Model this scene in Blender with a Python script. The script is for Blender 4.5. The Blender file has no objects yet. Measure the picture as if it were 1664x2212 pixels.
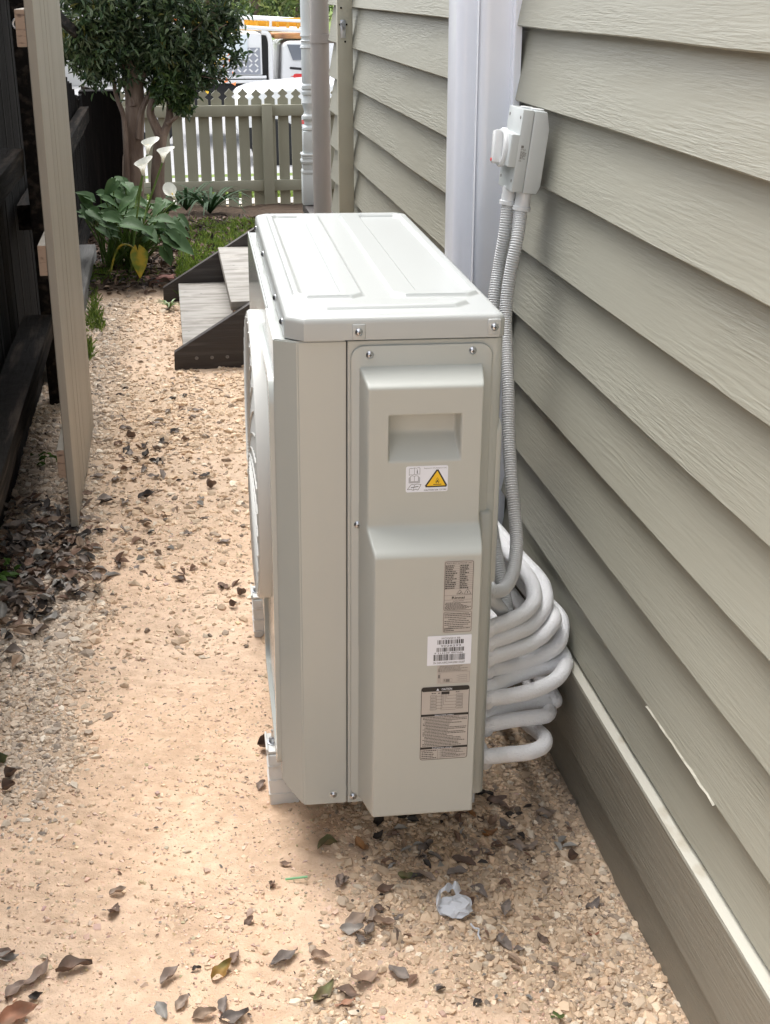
import bpy, bmesh, math, random
import numpy as np
from mathutils import Vector, Matrix, noise as mnoise
random.seed(7); rng = np.random.default_rng(11)
S = bpy.context.scene
COL = S.collection
PI = math.pi

# ------------------------------------------------------------------ camera
CAM_F, CAM_P, CAM_R, CAM_Y, CAM_H = 2795.8, 0.3862, -0.0002, 0.1620, 1.3488   # focal in 1664-px units
PW, PH = 1664.0, 2211.5
fwd = Vector((math.sin(CAM_Y)*math.cos(CAM_P), math.cos(CAM_Y)*math.cos(CAM_P), -math.sin(CAM_P)))
rgt = Vector((math.cos(CAM_Y), -math.sin(CAM_Y), 0))
upv = rgt.cross(fwd)
cd = bpy.data.cameras.new('camera'); cam = bpy.data.objects.new('camera', cd); COL.objects.link(cam)
m = Matrix((rgt, upv, -fwd)).transposed().to_4x4(); m.translation = Vector((0, 0, CAM_H)); cam.matrix_world = m
cd.sensor_fit = 'VERTICAL'; cd.sensor_height = 36; cd.lens = 36*CAM_F/PH; cd.clip_end = 600; cd.clip_start = .05
S.camera = cam

# ------------------------------------------------------------------ sky, sun, exposure
SUN_EL, SUN_AZ = math.radians(67), math.radians(332)      # azimuth clockwise from +Y
w = bpy.data.worlds.new('World'); S.world = w; w.use_nodes = True
nt = w.node_tree; bg = nt.nodes['Background']
sky = nt.nodes.new('ShaderNodeTexSky'); sky.sky_type = 'NISHITA'; sky.sun_disc = False
sky.sun_elevation = SUN_EL; sky.sun_rotation = SUN_AZ; sky.dust_density = 3.0; sky.air_density = 1.0
hs = nt.nodes.new('ShaderNodeHueSaturation'); hs.inputs['Saturation'].default_value = 0.22   # cloud veil
nt.links.new(sky.outputs[0], hs.inputs['Color']); nt.links.new(hs.outputs[0], bg.inputs['Color'])
bg.inputs['Strength'].default_value = 0.15
sd = bpy.data.lights.new('sun', 'SUN'); sun = bpy.data.objects.new('sun', sd); COL.objects.link(sun)
sd.energy = 1.1; sd.angle = math.radians(45); sd.color = (1, .975, .94)
sdir = Vector((math.sin(SUN_AZ)*math.cos(SUN_EL), math.cos(SUN_AZ)*math.cos(SUN_EL), math.sin(SUN_EL)))
sun.rotation_euler = sdir.to_track_quat('Z', 'Y').to_euler(); sun.location = (-2, -2, 6)
S.view_settings.view_transform = 'Standard'; S.view_settings.look = 'None'
S.view_settings.gamma = 1; S.view_settings.exposure = 1.55; S.view_settings.use_curve_mapping = False

# ------------------------------------------------------------------ helpers
def ray(px, py):
    return rgt*(px-PW/2) - upv*(py-PH/2) + fwd*CAM_F
def on(px, py, axis, val):                     # point where the line of sight meets a plane x|y|z = val
    d = ray(px, py); o = Vector((0, 0, CAM_H)); t = (val-o[axis])/d[axis]
    return o + d*t
def sst(a, b, x):
    t = min(1, max(0, (x-a)/(b-a))); return t*t*(3-2*t)
def gz(x, y):                                  # lie of the land
    z = -.05 - .078*sst(.3, .68, x)*(1-sst(5, 7, y))
    z -= .28*max(0, min(1, (y-7)/3.5)) + .29*max(0, min(1, (y-10.5)/4.5)) + .23*sst(15, 16, y)
    return z
def gp(px, py):                                # pixel to ground
    d = ray(px, py).normalized(); o = Vector((0, 0, CAM_H)); t = 0
    for i in range(60):
        p = o+d*t; g = gz(p.x, p.y); dz = p.z-g
        if abs(dz) < 1e-5: break
        t += dz/(-d.z)*.9
    return o+d*t

def tag(o, label=None, cat=None, group=None, kind=None):
    if label: o['label'] = label
    if cat: o['category'] = cat
    if group: o['group'] = group
    if kind: o['kind'] = kind
    return o
def thing(name, loc, label, cat, group=None, rot=None):
    o = bpy.data.objects.new(name, None); COL.objects.link(o); o.location = loc
    o.empty_display_size = .05
    if rot is not None: o.rotation_euler = rot
    return tag(o, label, cat, group)
def link(name, me, mat, parent=None, local=False):
    o = bpy.data.objects.new(name, me); COL.objects.link(o)
    if mat is not None and not me.materials: me.materials.append(mat)
    if parent is not None:
        o.parent = parent
        if not local:
            pm = wm(parent).inverted(); o.matrix_local = pm
    return o
def wm(o):
    mm = o.matrix_basis.copy()
    return wm(o.parent) @ mm if o.parent else mm
def finish(me, angle=35, smooth=True):
    if smooth:
        me.shade_smooth(); me.set_sharp_from_angle(angle=math.radians(angle))
class MB:
    """collects shapes and links them as one mesh object"""
    def __init__(s): s.bm = bmesh.new()
    def box(s, a, b, bevel=0, seg=2, mat=None):
        a = Vector(a); b = Vector(b); bm2 = bmesh.new() if bevel else s.bm
        c = [(x, y, z) for z in (a.z, b.z) for y in (a.y, b.y) for x in (a.x, b.x)]
        vs = [bm2.verts.new(mat @ Vector(p) if (mat and not bevel) else p) for p in c]
        for f in ((0, 2, 3, 1), (4, 5, 7, 6), (0, 1, 5, 4), (2, 6, 7, 3), (0, 4, 6, 2), (1, 3, 7, 5)):
            bm2.faces.new([vs[i] for i in f])
        if bevel: s._bev(bm2, bevel, seg, mat)
        return s
    def _bev(s, bm2, bevel, seg, mat=None, ang=.4):
        bmesh.ops.recalc_face_normals(bm2, faces=bm2.faces)
        es = [e for e in bm2.edges if len(e.link_faces) == 2 and e.calc_face_angle(0) > ang]
        bmesh.ops.bevel(bm2, geom=es, offset=bevel, segments=seg, affect='EDGES', profile=.5, clamp_overlap=True)
        s.merge(bm2, mat)
    def merge(s, bm2, mat=None):
        if mat: bm2.transform(mat)
        me = bpy.data.meshes.new('t'); bm2.to_mesh(me); bm2.free(); s.bm.from_mesh(me); bpy.data.meshes.remove(me)
    def prism(s, poly, axis, a, b, bevel=0, seg=2, mat=None):
        """poly of 2D points extruded along axis from a to b; 2D order is the remaining axes (x,y,z order)"""
        bm2 = bmesh.new()
        def P(p, h):
            q = [0, 0, 0]; r = [i for i in range(3) if i != axis]; q[r[0]], q[r[1]], q[axis] = p[0], p[1], h; return q
        lo = [bm2.verts.new(P(p, a)) for p in poly]; hi = [bm2.verts.new(P(p, b)) for p in poly]
        n = len(poly); bm2.faces.new(lo); bm2.faces.new(hi[::-1])
        for i in range(n): bm2.faces.new((lo[i], lo[(i+1) % n], hi[(i+1) % n], hi[i]))
        bmesh.ops.recalc_face_normals(bm2, faces=bm2.faces)
        if bevel: s._bev(bm2, bevel, seg, mat)
        else: s.merge(bm2, mat)
        return s
    def tube(s, pts, r, n=10, closed=False, caps=True):
        pts = [Vector(p) for p in pts]; N = len(pts); rings = []
        rr = r if hasattr(r, '__len__') else [r]*N
        prev = None
        for i, p in enumerate(pts):
            if closed: t = pts[(i+1) % N]-pts[i-1]
            else: t = pts[min(i+1, N-1)]-pts[max(i-1, 0)]
            t.normalize()
            if prev is None:
                a = t.orthogonal().normalized()
            else:
                a = prev - t*prev.dot(t); a.normalize()
            prev = a; b = t.cross(a)
            rings.append([s.bm.verts.new(p+(a*math.cos(2*PI*k/n)+b*math.sin(2*PI*k/n))*rr[i]) for k in range(n)])
        for i in range(N if closed else N-1):
            A, B = rings[i], rings[(i+1) % N]
            off = 0
            if closed and i == N-1:      # best alignment for the seam
                off = min(range(n), key=lambda q: (A[0].co-B[q].co).length)
            for k in range(n): s.bm.faces.new((A[k], A[(k+1) % n], B[(k+1+off) % n], B[(k+off) % n]))
        if caps and not closed:
            s.bm.faces.new(rings[0][::-1]); s.bm.faces.new(rings[-1])
        return s
    def lathe(s, prof, n=20, mat=None, caps=True):
        bm2 = bmesh.new(); rings = []
        for r, z in prof: rings.append([bm2.verts.new((r*math.cos(2*PI*k/n), r*math.sin(2*PI*k/n), z)) for k in range(n)])
        for A, B in zip(rings, rings[1:]):
            for k in range(n): bm2.faces.new((A[k], A[(k+1) % n], B[(k+1) % n], B[k]))
        if caps:
            bm2.faces.new(rings[0][::-1]); bm2.faces.new(rings[-1])
        bmesh.ops.recalc_face_normals(bm2, faces=bm2.faces); s.merge(bm2, mat); return s
    def face(s, pts):
        s.bm.faces.new([s.bm.verts.new(p) for p in pts]); return s
    def build(s, name, mat, parent=None, local=False, smooth=True, angle=35, kind=None):
        bmesh.ops.recalc_face_normals(s.bm, faces=s.bm.faces) if kind == 'fix' else None
        me = bpy.data.meshes.new(name); s.bm.to_mesh(me); s.bm.free(); finish(me, angle, smooth)
        return link(name, me, mat, parent, local)
def from_np(name, V, F, mat, parent=None, cols=None, smooth=False, local=False):
    me = bpy.data.meshes.new(name); V = np.asarray(V, np.float32); F = np.asarray(F, np.int32)
    k = F.shape[1]; me.vertices.add(len(V)); me.vertices.foreach_set('co', V.ravel())
    me.loops.add(F.size); me.loops.foreach_set('vertex_index', F.ravel())
    me.polygons.add(len(F)); me.polygons.foreach_set('loop_start', np.arange(0, F.size, k, dtype=np.int32))
    me.polygons.foreach_set('loop_total', np.full(len(F), k, np.int32))
    if cols is not None:
        a = me.color_attributes.new('col', 'FLOAT_COLOR', 'POINT')
        c4 = np.ones((len(V), 4), np.float32); c4[:, :3] = cols; a.data.foreach_set('color', c4.ravel())
    me.update(calc_edges=True); me.validate()
    if smooth: me.shade_smooth()
    else: me.shade_flat()
    return link(name, me, mat, parent, local)
def crv(pts, n=8, closed=False):                 # Catmull-Rom through points
    P = [Vector(p) for p in pts]; out = []; N = len(P)
    for i in range(N if closed else N-1):
        if closed: a, b, c, d = P[i-1], P[i], P[(i+1) % N], P[(i+2) % N]
        else: a, b, c, d = P[max(i-1, 0)], P[i], P[i+1], P[min(i+2, N-1)]
        for k in range(n):
            t = k/n
            out.append(.5*((2*b)+(c-a)*t+(2*a-5*b+4*c-d)*t*t+(3*b-a-3*c+d)*t**3))
    if not closed: out.append(P[-1])
    return out

# ------------------------------------------------------------------ materials
def mat(name, col, rough=.5, metal=0, bump=None, var=None, spec=.5, coat=0, trans=0, sub=0, attr=False, two=False):
    """bump: (scale xyz, strength, distance, detail); var: (scale xyz, colour2, low, high, detail)"""
    M = bpy.data.materials.new(name); M.use_nodes = True; N = M.node_tree.nodes; L = M.node_tree.links
    B = N['Principled BSDF']; B.inputs['Base Color'].default_value = (*col, 1)
    B.inputs['Roughness'].default_value = rough; B.inputs['Metallic'].default_value = metal
    B.inputs['Specular IOR Level'].default_value = .12 if ('dark' in name and 'timber' in name) or name == 'dark_fence_paling' else spec
    if coat: B.inputs['Coat Weight'].default_value = coat; B.inputs['Coat Roughness'].default_value = .12
    tc = N.new('ShaderNodeTexCoord')
    def nz(sc, det, dist=0.):
        mp = N.new('ShaderNodeMapping'); mp.inputs['Scale'].default_value = sc
        L.new(tc.outputs['Object'], mp.inputs[0]); t = N.new('ShaderNodeTexNoise')
        t.inputs['Scale'].default_value = 1; t.inputs['Detail'].default_value = det; t.inputs['Distortion'].default_value = dist
        L.new(mp.outputs[0], t.inputs['Vector']); return t
    cur = None
    if attr:
        at = N.new('ShaderNodeAttribute'); at.attribute_name = 'col'; cur = at.outputs['Color']; L.new(cur, B.inputs['Base Color'])
    for v in ([var] if var and not isinstance(var, list) else var or []):
        t = nz(v[0], v[4] if len(v) > 4 else 3, v[5] if len(v) > 5 else 0)
        r = N.new('ShaderNodeMapRange'); r.inputs['From Min'].default_value = v[2]; r.inputs['From Max'].default_value = v[3]
        L.new(t.outputs[0], r.inputs[0]); mx = N.new('ShaderNodeMix'); mx.data_type = 'RGBA'
        if cur is not None: L.new(cur, mx.inputs['A'])
        else: mx.inputs['A'].default_value = (*col, 1)
        mx.inputs['B'].default_value = (*v[1], 1); L.new(r.outputs[0], mx.inputs['Factor'])
        cur = mx.outputs['Result']; L.new(cur, B.inputs['Base Color'])
    nrm = None
    for b in ([bump] if bump and not isinstance(bump, list) else bump or []):
        t = nz(b[0], b[3] if len(b) > 3 else 3, b[4] if len(b) > 4 else 0)
        bp = N.new('ShaderNodeBump'); bp.inputs['Strength'].default_value = b[1]; bp.inputs['Distance'].default_value = b[2]
        L.new(t.outputs[0], bp.inputs['Height'])
        if nrm is not None: L.new(nrm, bp.inputs['Normal'])
        nrm = bp.outputs[0]
    if nrm is not None: L.new(nrm, B.inputs['Normal'])
    if trans:
        B.inputs['Transmission Weight'].default_value = trans
    if sub:
        tr = N.new('ShaderNodeBsdfTranslucent'); mxs = N.new('ShaderNodeMixShader'); mxs.inputs[0].default_value = sub
        if cur is not None: L.new(cur, tr.inputs[0])
        else: tr.inputs[0].default_value = (*col, 1)
        L.new(B.outputs[0], mxs.inputs[1]); L.new(tr.outputs[0], mxs.inputs[2]); L.new(mxs.outputs[0], N['Material Output'].inputs[0])
    return M
def siding(name, base, alt, rnd=True, gr=1.):
    """brushed paint over rough sawn grain: fine ridges along the board, strong in patches, different on every board"""
    M = bpy.data.materials.new(name); M.use_nodes = True; N = M.node_tree.nodes; L = M.node_tree.links; B = N['Principled BSDF']
    B.inputs['Roughness'].default_value = .46; B.inputs['Specular IOR Level'].default_value = .4
    tc = N.new('ShaderNodeTexCoord'); oi = N.new('ShaderNodeObjectInfo'); off = N.new('ShaderNodeVectorMath'); off.operation = 'ADD'
    sc_ = N.new('ShaderNodeMath'); sc_.operation = 'MULTIPLY'; sc_.inputs[1].default_value = 37.; L.new(oi.outputs['Random'], sc_.inputs[0])
    L.new(tc.outputs['Object'], off.inputs[0]); L.new(sc_.outputs[0], off.inputs[1])
    def nz(s3, det=3, dist=0, rough=.5):
        mp = N.new('ShaderNodeMapping'); mp.inputs['Scale'].default_value = s3; L.new(off.outputs[0], mp.inputs[0])
        t = N.new('ShaderNodeTexNoise'); t.inputs['Scale'].default_value = 1; t.inputs['Detail'].default_value = det; t.inputs['Distortion'].default_value = dist; t.inputs['Roughness'].default_value = rough
        L.new(mp.outputs[0], t.inputs['Vector']); return t.outputs[0]
    def rng_(x, a, b, c=0., d=1.):
        r = N.new('ShaderNodeMapRange'); r.inputs[1].default_value, r.inputs[2].default_value, r.inputs[3].default_value, r.inputs[4].default_value = a, b, c, d; L.new(x, r.inputs[0]); return r.outputs[0]
    def mul(a, b):
        m_ = N.new('ShaderNodeMath'); m_.operation = 'MULTIPLY'; L.new(a, m_.inputs[0]); L.new(b, m_.inputs[1]); return m_.outputs[0]
    warp = nz((5, 1.6, 5), 2); wv = N.new('ShaderNodeTexWave'); wv.wave_type = 'BANDS'; wv.bands_direction = 'Z'
    mp = N.new('ShaderNodeMapping'); mp.inputs['Scale'].default_value = (1, .10, 1); L.new(off.outputs[0], mp.inputs[0]); L.new(mp.outputs[0], wv.inputs['Vector'])
    wv.inputs['Scale'].default_value = 26; wv.inputs['Distortion'].default_value = 9; wv.inputs['Detail'].default_value = 3; wv.inputs['Detail Scale'].default_value = 2.2; wv.inputs['Detail Roughness'].default_value = .6
    fine = nz((230, 14, 230), 4, .3, .6); patch = rng_(nz((7, 1.6, 9), 2), .38, .62, .12, 1.)
    h1 = mul(fine, patch); h2 = mul(wv.outputs['Fac'], rng_(nz((5, 1.1, 6), 2), .45, .68))
    prev = None
    for h, st_, ds in ((h1, .60*gr, .0028), (h2, .20*gr, .0016), (nz((22, 3, 22), 3), .22, .006), (nz((900, 900, 900), 2), .08, .0005)):
        bp = N.new('ShaderNodeBump'); bp.inputs['Strength'].default_value = st_; bp.inputs['Distance'].default_value = ds; L.new(h, bp.inputs['Height'])
        if prev: L.new(prev, bp.inputs['Normal'])
        prev = bp.outputs[0]
    L.new(prev, B.inputs['Normal'])
    mx = N.new('ShaderNodeMix'); mx.data_type = 'RGBA'; mx.inputs['A'].default_value = (*base, 1); mx.inputs['B'].default_value = (*alt, 1); L.new(rng_(nz((2.2, .8, 2.2), 5), .3, .7), mx.inputs['Factor'])
    m2 = N.new('ShaderNodeMix'); m2.data_type = 'RGBA'; m2.inputs['B'].default_value = (base[0]*.72, base[1]*.70, base[2]*.66, 1)
    L.new(mx.outputs['Result'], m2.inputs['A']); L.new(rng_(nz((60, 14, 90), 5, 0, .7), .66, .76, 0, .6), m2.inputs['Factor']); L.new(m2.outputs['Result'], B.inputs['Base Color'])
    return M
M_SIDE = siding('painted_weatherboard', (.325, .318, .262), (.290, .282, .230), gr=1.2)
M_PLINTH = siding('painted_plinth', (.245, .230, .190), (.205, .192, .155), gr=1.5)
M_LEDGE = mat('ledge_lit_top', (.50, .48, .41), .5, bump=((80, 20, 80), .5, .0015, 4), var=((25, 14, 25), (.38, .34, .26), .56, .72, 6))  # plinth tone paled for light on the ledge top, plus worn patches
M_TRIM = mat('painted_stop_post', (.40, .385, .305), .45, bump=[((90, 90, 160), .6, .002, 5, 1), ((8, 8, 20), .3, .003, 3)])
M_AC = mat('ac_enamel', (.420, .438, .412), .26, coat=.5, bump=((900, 900, 900), .06, .0004, 2))
M_ACP = mat('ac_plastic_cover', (.432, .444, .412), .42, bump=((1200, 1200, 1200), .10, .0004, 2))
M_LID = mat('ac_lid_enamel', (.42, .436, .425), .34, coat=.15, bump=[((900, 900, 900), .04, .0003, 2), ((9, 9, 9), .05, .002, 2)])
M_GRILL = mat('grille_plastic', (.66, .66, .63), .35)
M_DARKIN = mat('dark_interior', (.02, .02, .02), .7)
M_FIN = mat('coil_fins', (.10, .10, .105), .5, metal=.6, bump=((2, 400, 2), .8, .002, 1))
M_SCREW = mat('screw_steel', (.55, .56, .58), .28, metal=1)
M_ZINC = mat('galvanised_steel', (.5, .52, .55), .38, metal=1, bump=((60, 60, 60), .2, .001, 2))
M_BLOCK = mat('mounting_block_plastic', (.66, .655, .63), .45, bump=((300, 300, 300), .2, .0008, 2), var=((30, 30, 20), (.5, .42, .33), .6, .85, 4))
M_DUCT = mat('duct_plastic', (.82, .84, .90), .24, coat=.2, bump=((6, 6, 1.5), .03, .002, 2), var=((9, 9, 3), (.76, .78, .85), .5, .8, 3))
M_ISO = mat('isolator_plastic', (.50, .525, .52), .32, bump=((700, 700, 700), .06, .0003, 2))
M_ISOW = mat('isolator_dial_white', (.66, .67, .67), .25)
M_COND = mat('conduit_plastic', (.55, .555, .55), .35)
M_PIPE = mat('insulation_white', (.90, .90, .91), .6, bump=[((260, 260, 420), .7, .003, 2)])
M_STK = mat('sticker_white', (.72, .75, .82), .35)
M_STKG = mat('sticker_grey', (.43, .40, .37), .35)
M_INK = mat('ink_black', (.012, .012, .012), .5)
M_INKG = mat('ink_grey', (.16, .15, .14), .5)
M_YEL = mat('ink_yellow', (.80, .50, .01), .45)
M_RED = mat('paint_red', (.75, .03, .03), .4)
M_PVCP = mat('downpipe_paint', (.37, .335, .315), .42, bump=((20, 20, 6), .15, .002, 3), var=((6, 6, 3), (.34, .325, .30), .4, .7, 3))
M_POSTW = mat('veranda_post_paint', (.62, .66, .66), .35)
M_FENCE = mat('picket_paint', (.33, .32, .24), .55, bump=((80, 80, 8), .4, .002, 4), var=((5, 5, 1.5), (.28, .27, .20), .4, .7, 4))
M_GATE = mat('gate_paint', (.37, .335, .28), .5, bump=[((90, 90, 5), .5, .002, 4), ((8, 8, 60), .25, .0015, 2)], var=((12, 12, 1.2), (.32, .285, .23), .4, .75, 4))
M_RAWPINE = mat('raw_pine_end', (.42, .30, .22), .7, bump=((60, 60, 60), .6, .002, 4), var=((30, 30, 90), (.10, .06, .05), .55, .72, 5))
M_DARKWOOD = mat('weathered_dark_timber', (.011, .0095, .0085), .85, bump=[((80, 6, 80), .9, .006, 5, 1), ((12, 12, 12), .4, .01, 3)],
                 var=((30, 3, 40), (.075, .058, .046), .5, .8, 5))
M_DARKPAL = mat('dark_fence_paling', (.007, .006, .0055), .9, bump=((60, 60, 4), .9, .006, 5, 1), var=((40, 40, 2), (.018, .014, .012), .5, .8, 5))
M_STEPT = mat('grey_weathered_tread', (.31, .295, .27), .8, bump=[((8, 70, 70), .7, .003, 5, 1), ((200, 200, 200), .3, .001, 2)],
              var=[((5, 26, 10), (.15, .135, .115), .45, .72, 7), ((9, 9, 9), (.45, .42, .38), .55, .8, 4)])
M_STRING = mat('dark_oiled_stringer', (.040, .033, .030), .6, bump=((6, 90, 90), .7, .003, 5, 1), var=((4, 30, 60), (.085, .075, .068), .5, .8, 5))
M_BARK = mat('smooth_brown_bark', (.17, .115, .085), .75, bump=[((50, 50, 12), .8, .008, 5, 1)], var=((14, 14, 4), (.31, .23, .175), .42, .66, 5))
M_LEAF = mat('tree_leaf', (.04, .075, .03), .42, attr=True, sub=.25)
M_LILY = mat('lily_leaf', (.05, .105, .034), .55, spec=.3, sub=.18, bump=((60, 60, 60), .3, .002, 3), var=((12, 12, 12), (.085, .15, .06), .4, .7, 3))
M_LILYY = mat('lily_leaf_yellow', (.45, .33, .03), .45, sub=.25, var=((20, 20, 20), (.16, .22, .03), .45, .65, 3))
M_STEM = mat('lily_stem', (.11, .18, .04), .4)
M_PETAL = mat('lily_spathe', (.82, .82, .76), .4, sub=.35)
M_SPADIX = mat('lily_spadix', (.75, .5, .05), .6)
M_STRAP = mat('strap_leaf', (.018, .048, .015), .65, spec=.25, sub=.12)
M_GRASS = mat('grass_blade', (.12, .2, .03), .6, attr=True, sub=.3)
M_VC = mat('stone', (.5, .4, .3), .85, attr=True, bump=((220, 220, 220), .4, .0008, 3))
M_LITTER = mat('dead_leaf', (.15, .11, .08), .7, attr=True, sub=.05, bump=((150, 150, 150), .4, .001, 3))
M_WHITEP = mat('vehicle_white', (.78, .79, .80), .25, coat=.5)
M_GLASS = mat('vehicle_glass', (.16, .18, .22), .08, spec=.8)
M_RUB = mat('rubber_black', (.015, .015, .016), .7)
M_CHECK = mat('checkerplate', (.30, .32, .37), .45, metal=.15)
M_YLAD = mat('yellow_ladder', (.75, .40, .03), .45, var=((1.2, 3, 3), (.55, .27, .05), .5, .7, 3))
M_ROAD = mat('road_asphalt', (.26, .26, .265), .9, bump=((60, 60, 60), .5, .01, 4), var=((.5, .5, .5), (.30, .30, .30), .4, .7, 4))
M_PAVE = mat('footpath_concrete', (.45, .42, .38), .85, bump=((60, 60, 60), .4, .004, 4), var=((3, 3, 3), (.38, .35, .31), .4, .7, 4))
M_BRICK = mat('brick_clay', (.34, .15, .12), .8, bump=((80, 80, 80), .5, .003, 4))
M_TISSUE = mat('tissue_paper', (.78, .80, .84), .8, sub=.3)
M_STRAW = mat('green_straw', (.22, .5, .25), .4)
M_DARKROOF = mat('house_wall_dark', (.30, .26, .22), .8)

# ------------------------------------------------------------------ ground
def fbm(x, y, s, seed=0., octv=4):
    """vectorised value noise"""
    tot = np.zeros_like(x); amp = 1.; nrm = 0
    for o in range(octv):
        xs = x*s*2**o+seed*17.3+o*5.1; ys = y*s*2**o+seed*9.7+o*3.3
        xi = np.floor(xs); yi = np.floor(ys); xf = xs-xi; yf = ys-yi
        def h(a, b):
            v = np.sin(a*127.1+b*311.7+seed*74.7+o*13.)*43758.5453; return v-np.floor(v)
        u = xf*xf*(3-2*xf); v = yf*yf*(3-2*yf)
        tot += amp*((h(xi, yi)*(1-u)+h(xi+1, yi)*u)*(1-v)+(h(xi, yi+1)*(1-u)+h(xi+1, yi+1)*u)*v)
        nrm += amp; amp *= .5
    return tot/nrm
def vgz(x, y):
    s3 = lambda a, b, t: (lambda q: q*q*(3-2*q))(np.clip((t-a)/(b-a), 0, 1))
    z = -.05-.078*s3(.3, .68, x)*(1-s3(5, 7, y))
    return z-.28*np.clip((y-7)/3.5, 0, 1)-.29*np.clip((y-10.5)/4.5, 0, 1)-.23*s3(15, 16, y)
def relief(x, y):
    near = np.clip((8-y)/2, 0, 1)*(np.abs(x) < 1)
    return near*((fbm(x, y, 3, 1)-.5)*.018+(fbm(x, y, 14, 2, 3)-.5)*.010+(fbm(x, y, 45, 3, 3)-.5)*.009)
def bed_mask(x, y):                     # planted bed: dark mulch
    e = 6.28+(fbm(x, y, 6, 8)-.5)*.25
    m_ = np.clip((y-e)/.10, 0, 1)*(y < 11.0)
    return m_
def gravel_mask(x, y):
    """1 = loose stone, 0 = packed sand"""
    g = np.zeros_like(x)
    s3 = lambda a, b, t: (lambda q: q*q*(3-2*q))(np.clip((t-a)/(b-a), 0, 1))
    n = fbm(x, y, 5, 5)*.9-.45
    g = np.maximum(g, s3(.30, .46, x+n*.25)*(y < 5.5)*s3(1.35, 1.62, y+n*.3))          # beside the wall and under the unit
    g = np.maximum(g, s3(.12, .3, x+n*.2)*s3(1.52, 1.75, y+n*.1)*(1-s3(2.9, 3.1, y)))
    g = np.maximum(g, .8*s3(.42, .5, x+n*.2))
    lw = -.30+.10*(y-2.2)*.25
    g = np.maximum(g, (1-s3(lw-.03, lw+.10, x+n*.22))*s3(1.9, 2.3, y))                 # along the fence
    g = np.maximum(g, s3(3.7, 4.3, y+n*1.2)*(1-s3(4.75, 5.0, y))*.75)
    g = np.maximum(g, .35*s3(2.7, 3.6, y+n))
    g = np.maximum(g, s3(5.3, 5.6, y+n*.4)*.55)
    d = np.hypot((x-.115)/.26, (y-1.36)/.10); g = np.maximum(g, .8*(1-s3(.5, 1.2, d+n*.8)))   # patches at the bottom of the view
    d = np.hypot((x+.20)/.09, (y-1.38)/.08); g = np.maximum(g, .8*(1-s3(.5, 1.2, d+n*.8)))
    d = np.hypot((x-.17)/.07, (y-1.50)/.10); g = np.maximum(g, .7*(1-s3(.4, 1.2, d+n*.8)))
    return np.clip(g, 0, 1)*(1-bed_mask(x, y))
xs = np.concatenate([-np.geomspace(60, .85, 26), np.arange(-.80, .80, .0085), np.geomspace(.85, 60, 26)])
ys = np.concatenate([-np.geomspace(40, .5, 10), np.arange(0, 1.1, .1), np.arange(1.12, 3.2, .0075), np.arange(3.2, 6.6, .012), np.arange(6.6, 11, .04), np.geomspace(11, 250, 50)])
gx, gy = np.meshgrid(xs, ys); gx = gx.ravel(); gy = gy.ravel()
bm_ = bed_mask(gx, gy); gm_ = gravel_mask(gx, gy)
gzv = vgz(gx, gy)+relief(gx, gy)+bm_*(.02+(fbm(gx, gy, 10, 4)-.5)*.05)
# tyre and boot treads pressed in the packed sand
tr = (1-gm_)*(1-bm_)*np.clip((5-gy), 0, 1)*(gy > 1)
gzv += tr*.0022*np.sin(gy*190+gx*90+fbm(gx, gy, 6, 9)*6)*np.clip((fbm(gx, gy, 7, 12)-.5)*6, 0, 1)
nx, ny = len(xs), len(ys); idx = np.arange(nx*ny).reshape(ny, nx)
F = np.stack([idx[:-1, :-1].ravel(), idx[:-1, 1:].ravel(), idx[1:, 1:].ravel(), idx[1:, :-1].ravel()], 1)
nn = fbm(gx, gy, 6, 21)[:, None]; n2 = fbm(gx, gy, 60, 22, 3)[:, None]; n3 = fbm(gx, gy, 1.8, 23)[:, None]
sand = np.array([.735, .54, .39])*(1-nn*.36+.12)+ (n2-.5)*np.array([.26, .22, .18]) + (n3-.5)*np.array([.06, -.01, -.05])
grav = np.array([.45, .34, .245])*(.85+n2*.4)
mul = np.array([.055, .038, .026])*(.6+n2)
grass = np.array([.12, .17, .04])*(.7+nn*.6)
c = sand*(1-gm_[:, None])+grav*gm_[:, None]; c = c*(1-bm_[:, None])+mul*bm_[:, None]
far = np.clip((gy-11.0)/.1, 0, 1)[:, None]; c = c*(1-far)+grass*far
# sand, gravel, mulch and grass tones go in as vertex colours
ground = from_np('ground', np.stack([gx, gy, gzv], 1), F, mat('packed_sand', (.5, .4, .3), .95, attr=True, spec=.2,
        bump=[((420, 420, 420), .65, .0020, 4), ((90, 90, 90), .6, .006, 5)]), cols=np.clip(c, 0, 1), smooth=True)
tag(ground, kind='structure')
def strip(name, y0, y1, m_, dz=.004, x0=-30, x1=30, n=12):
    b = MB(); ya = np.linspace(y0, y1, n)
    for a, bb in zip(ya, ya[1:]): b.face([(x0, a, gz(0, a)+dz), (x1, a, gz(0, a)+dz), (x1, bb, gz(0, bb)+dz), (x0, bb, gz(0, bb)+dz)])
    return tag(b.build(name, m_), kind='structure')
yk = [gp(600, r).y for r in (441, 429, 400)]
strip('footpath', yk[0], yk[1], M_PAVE, .012); strip('road', yk[2]+.27, 60, M_ROAD, .012)
b = MB().box((-30, yk[2], gz(0, yk[2])-.15), (30, yk[2]+.26, gz(0, yk[2])+.03), .02); tag(b.build('kerb', M_PAVE), kind='structure')

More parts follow.
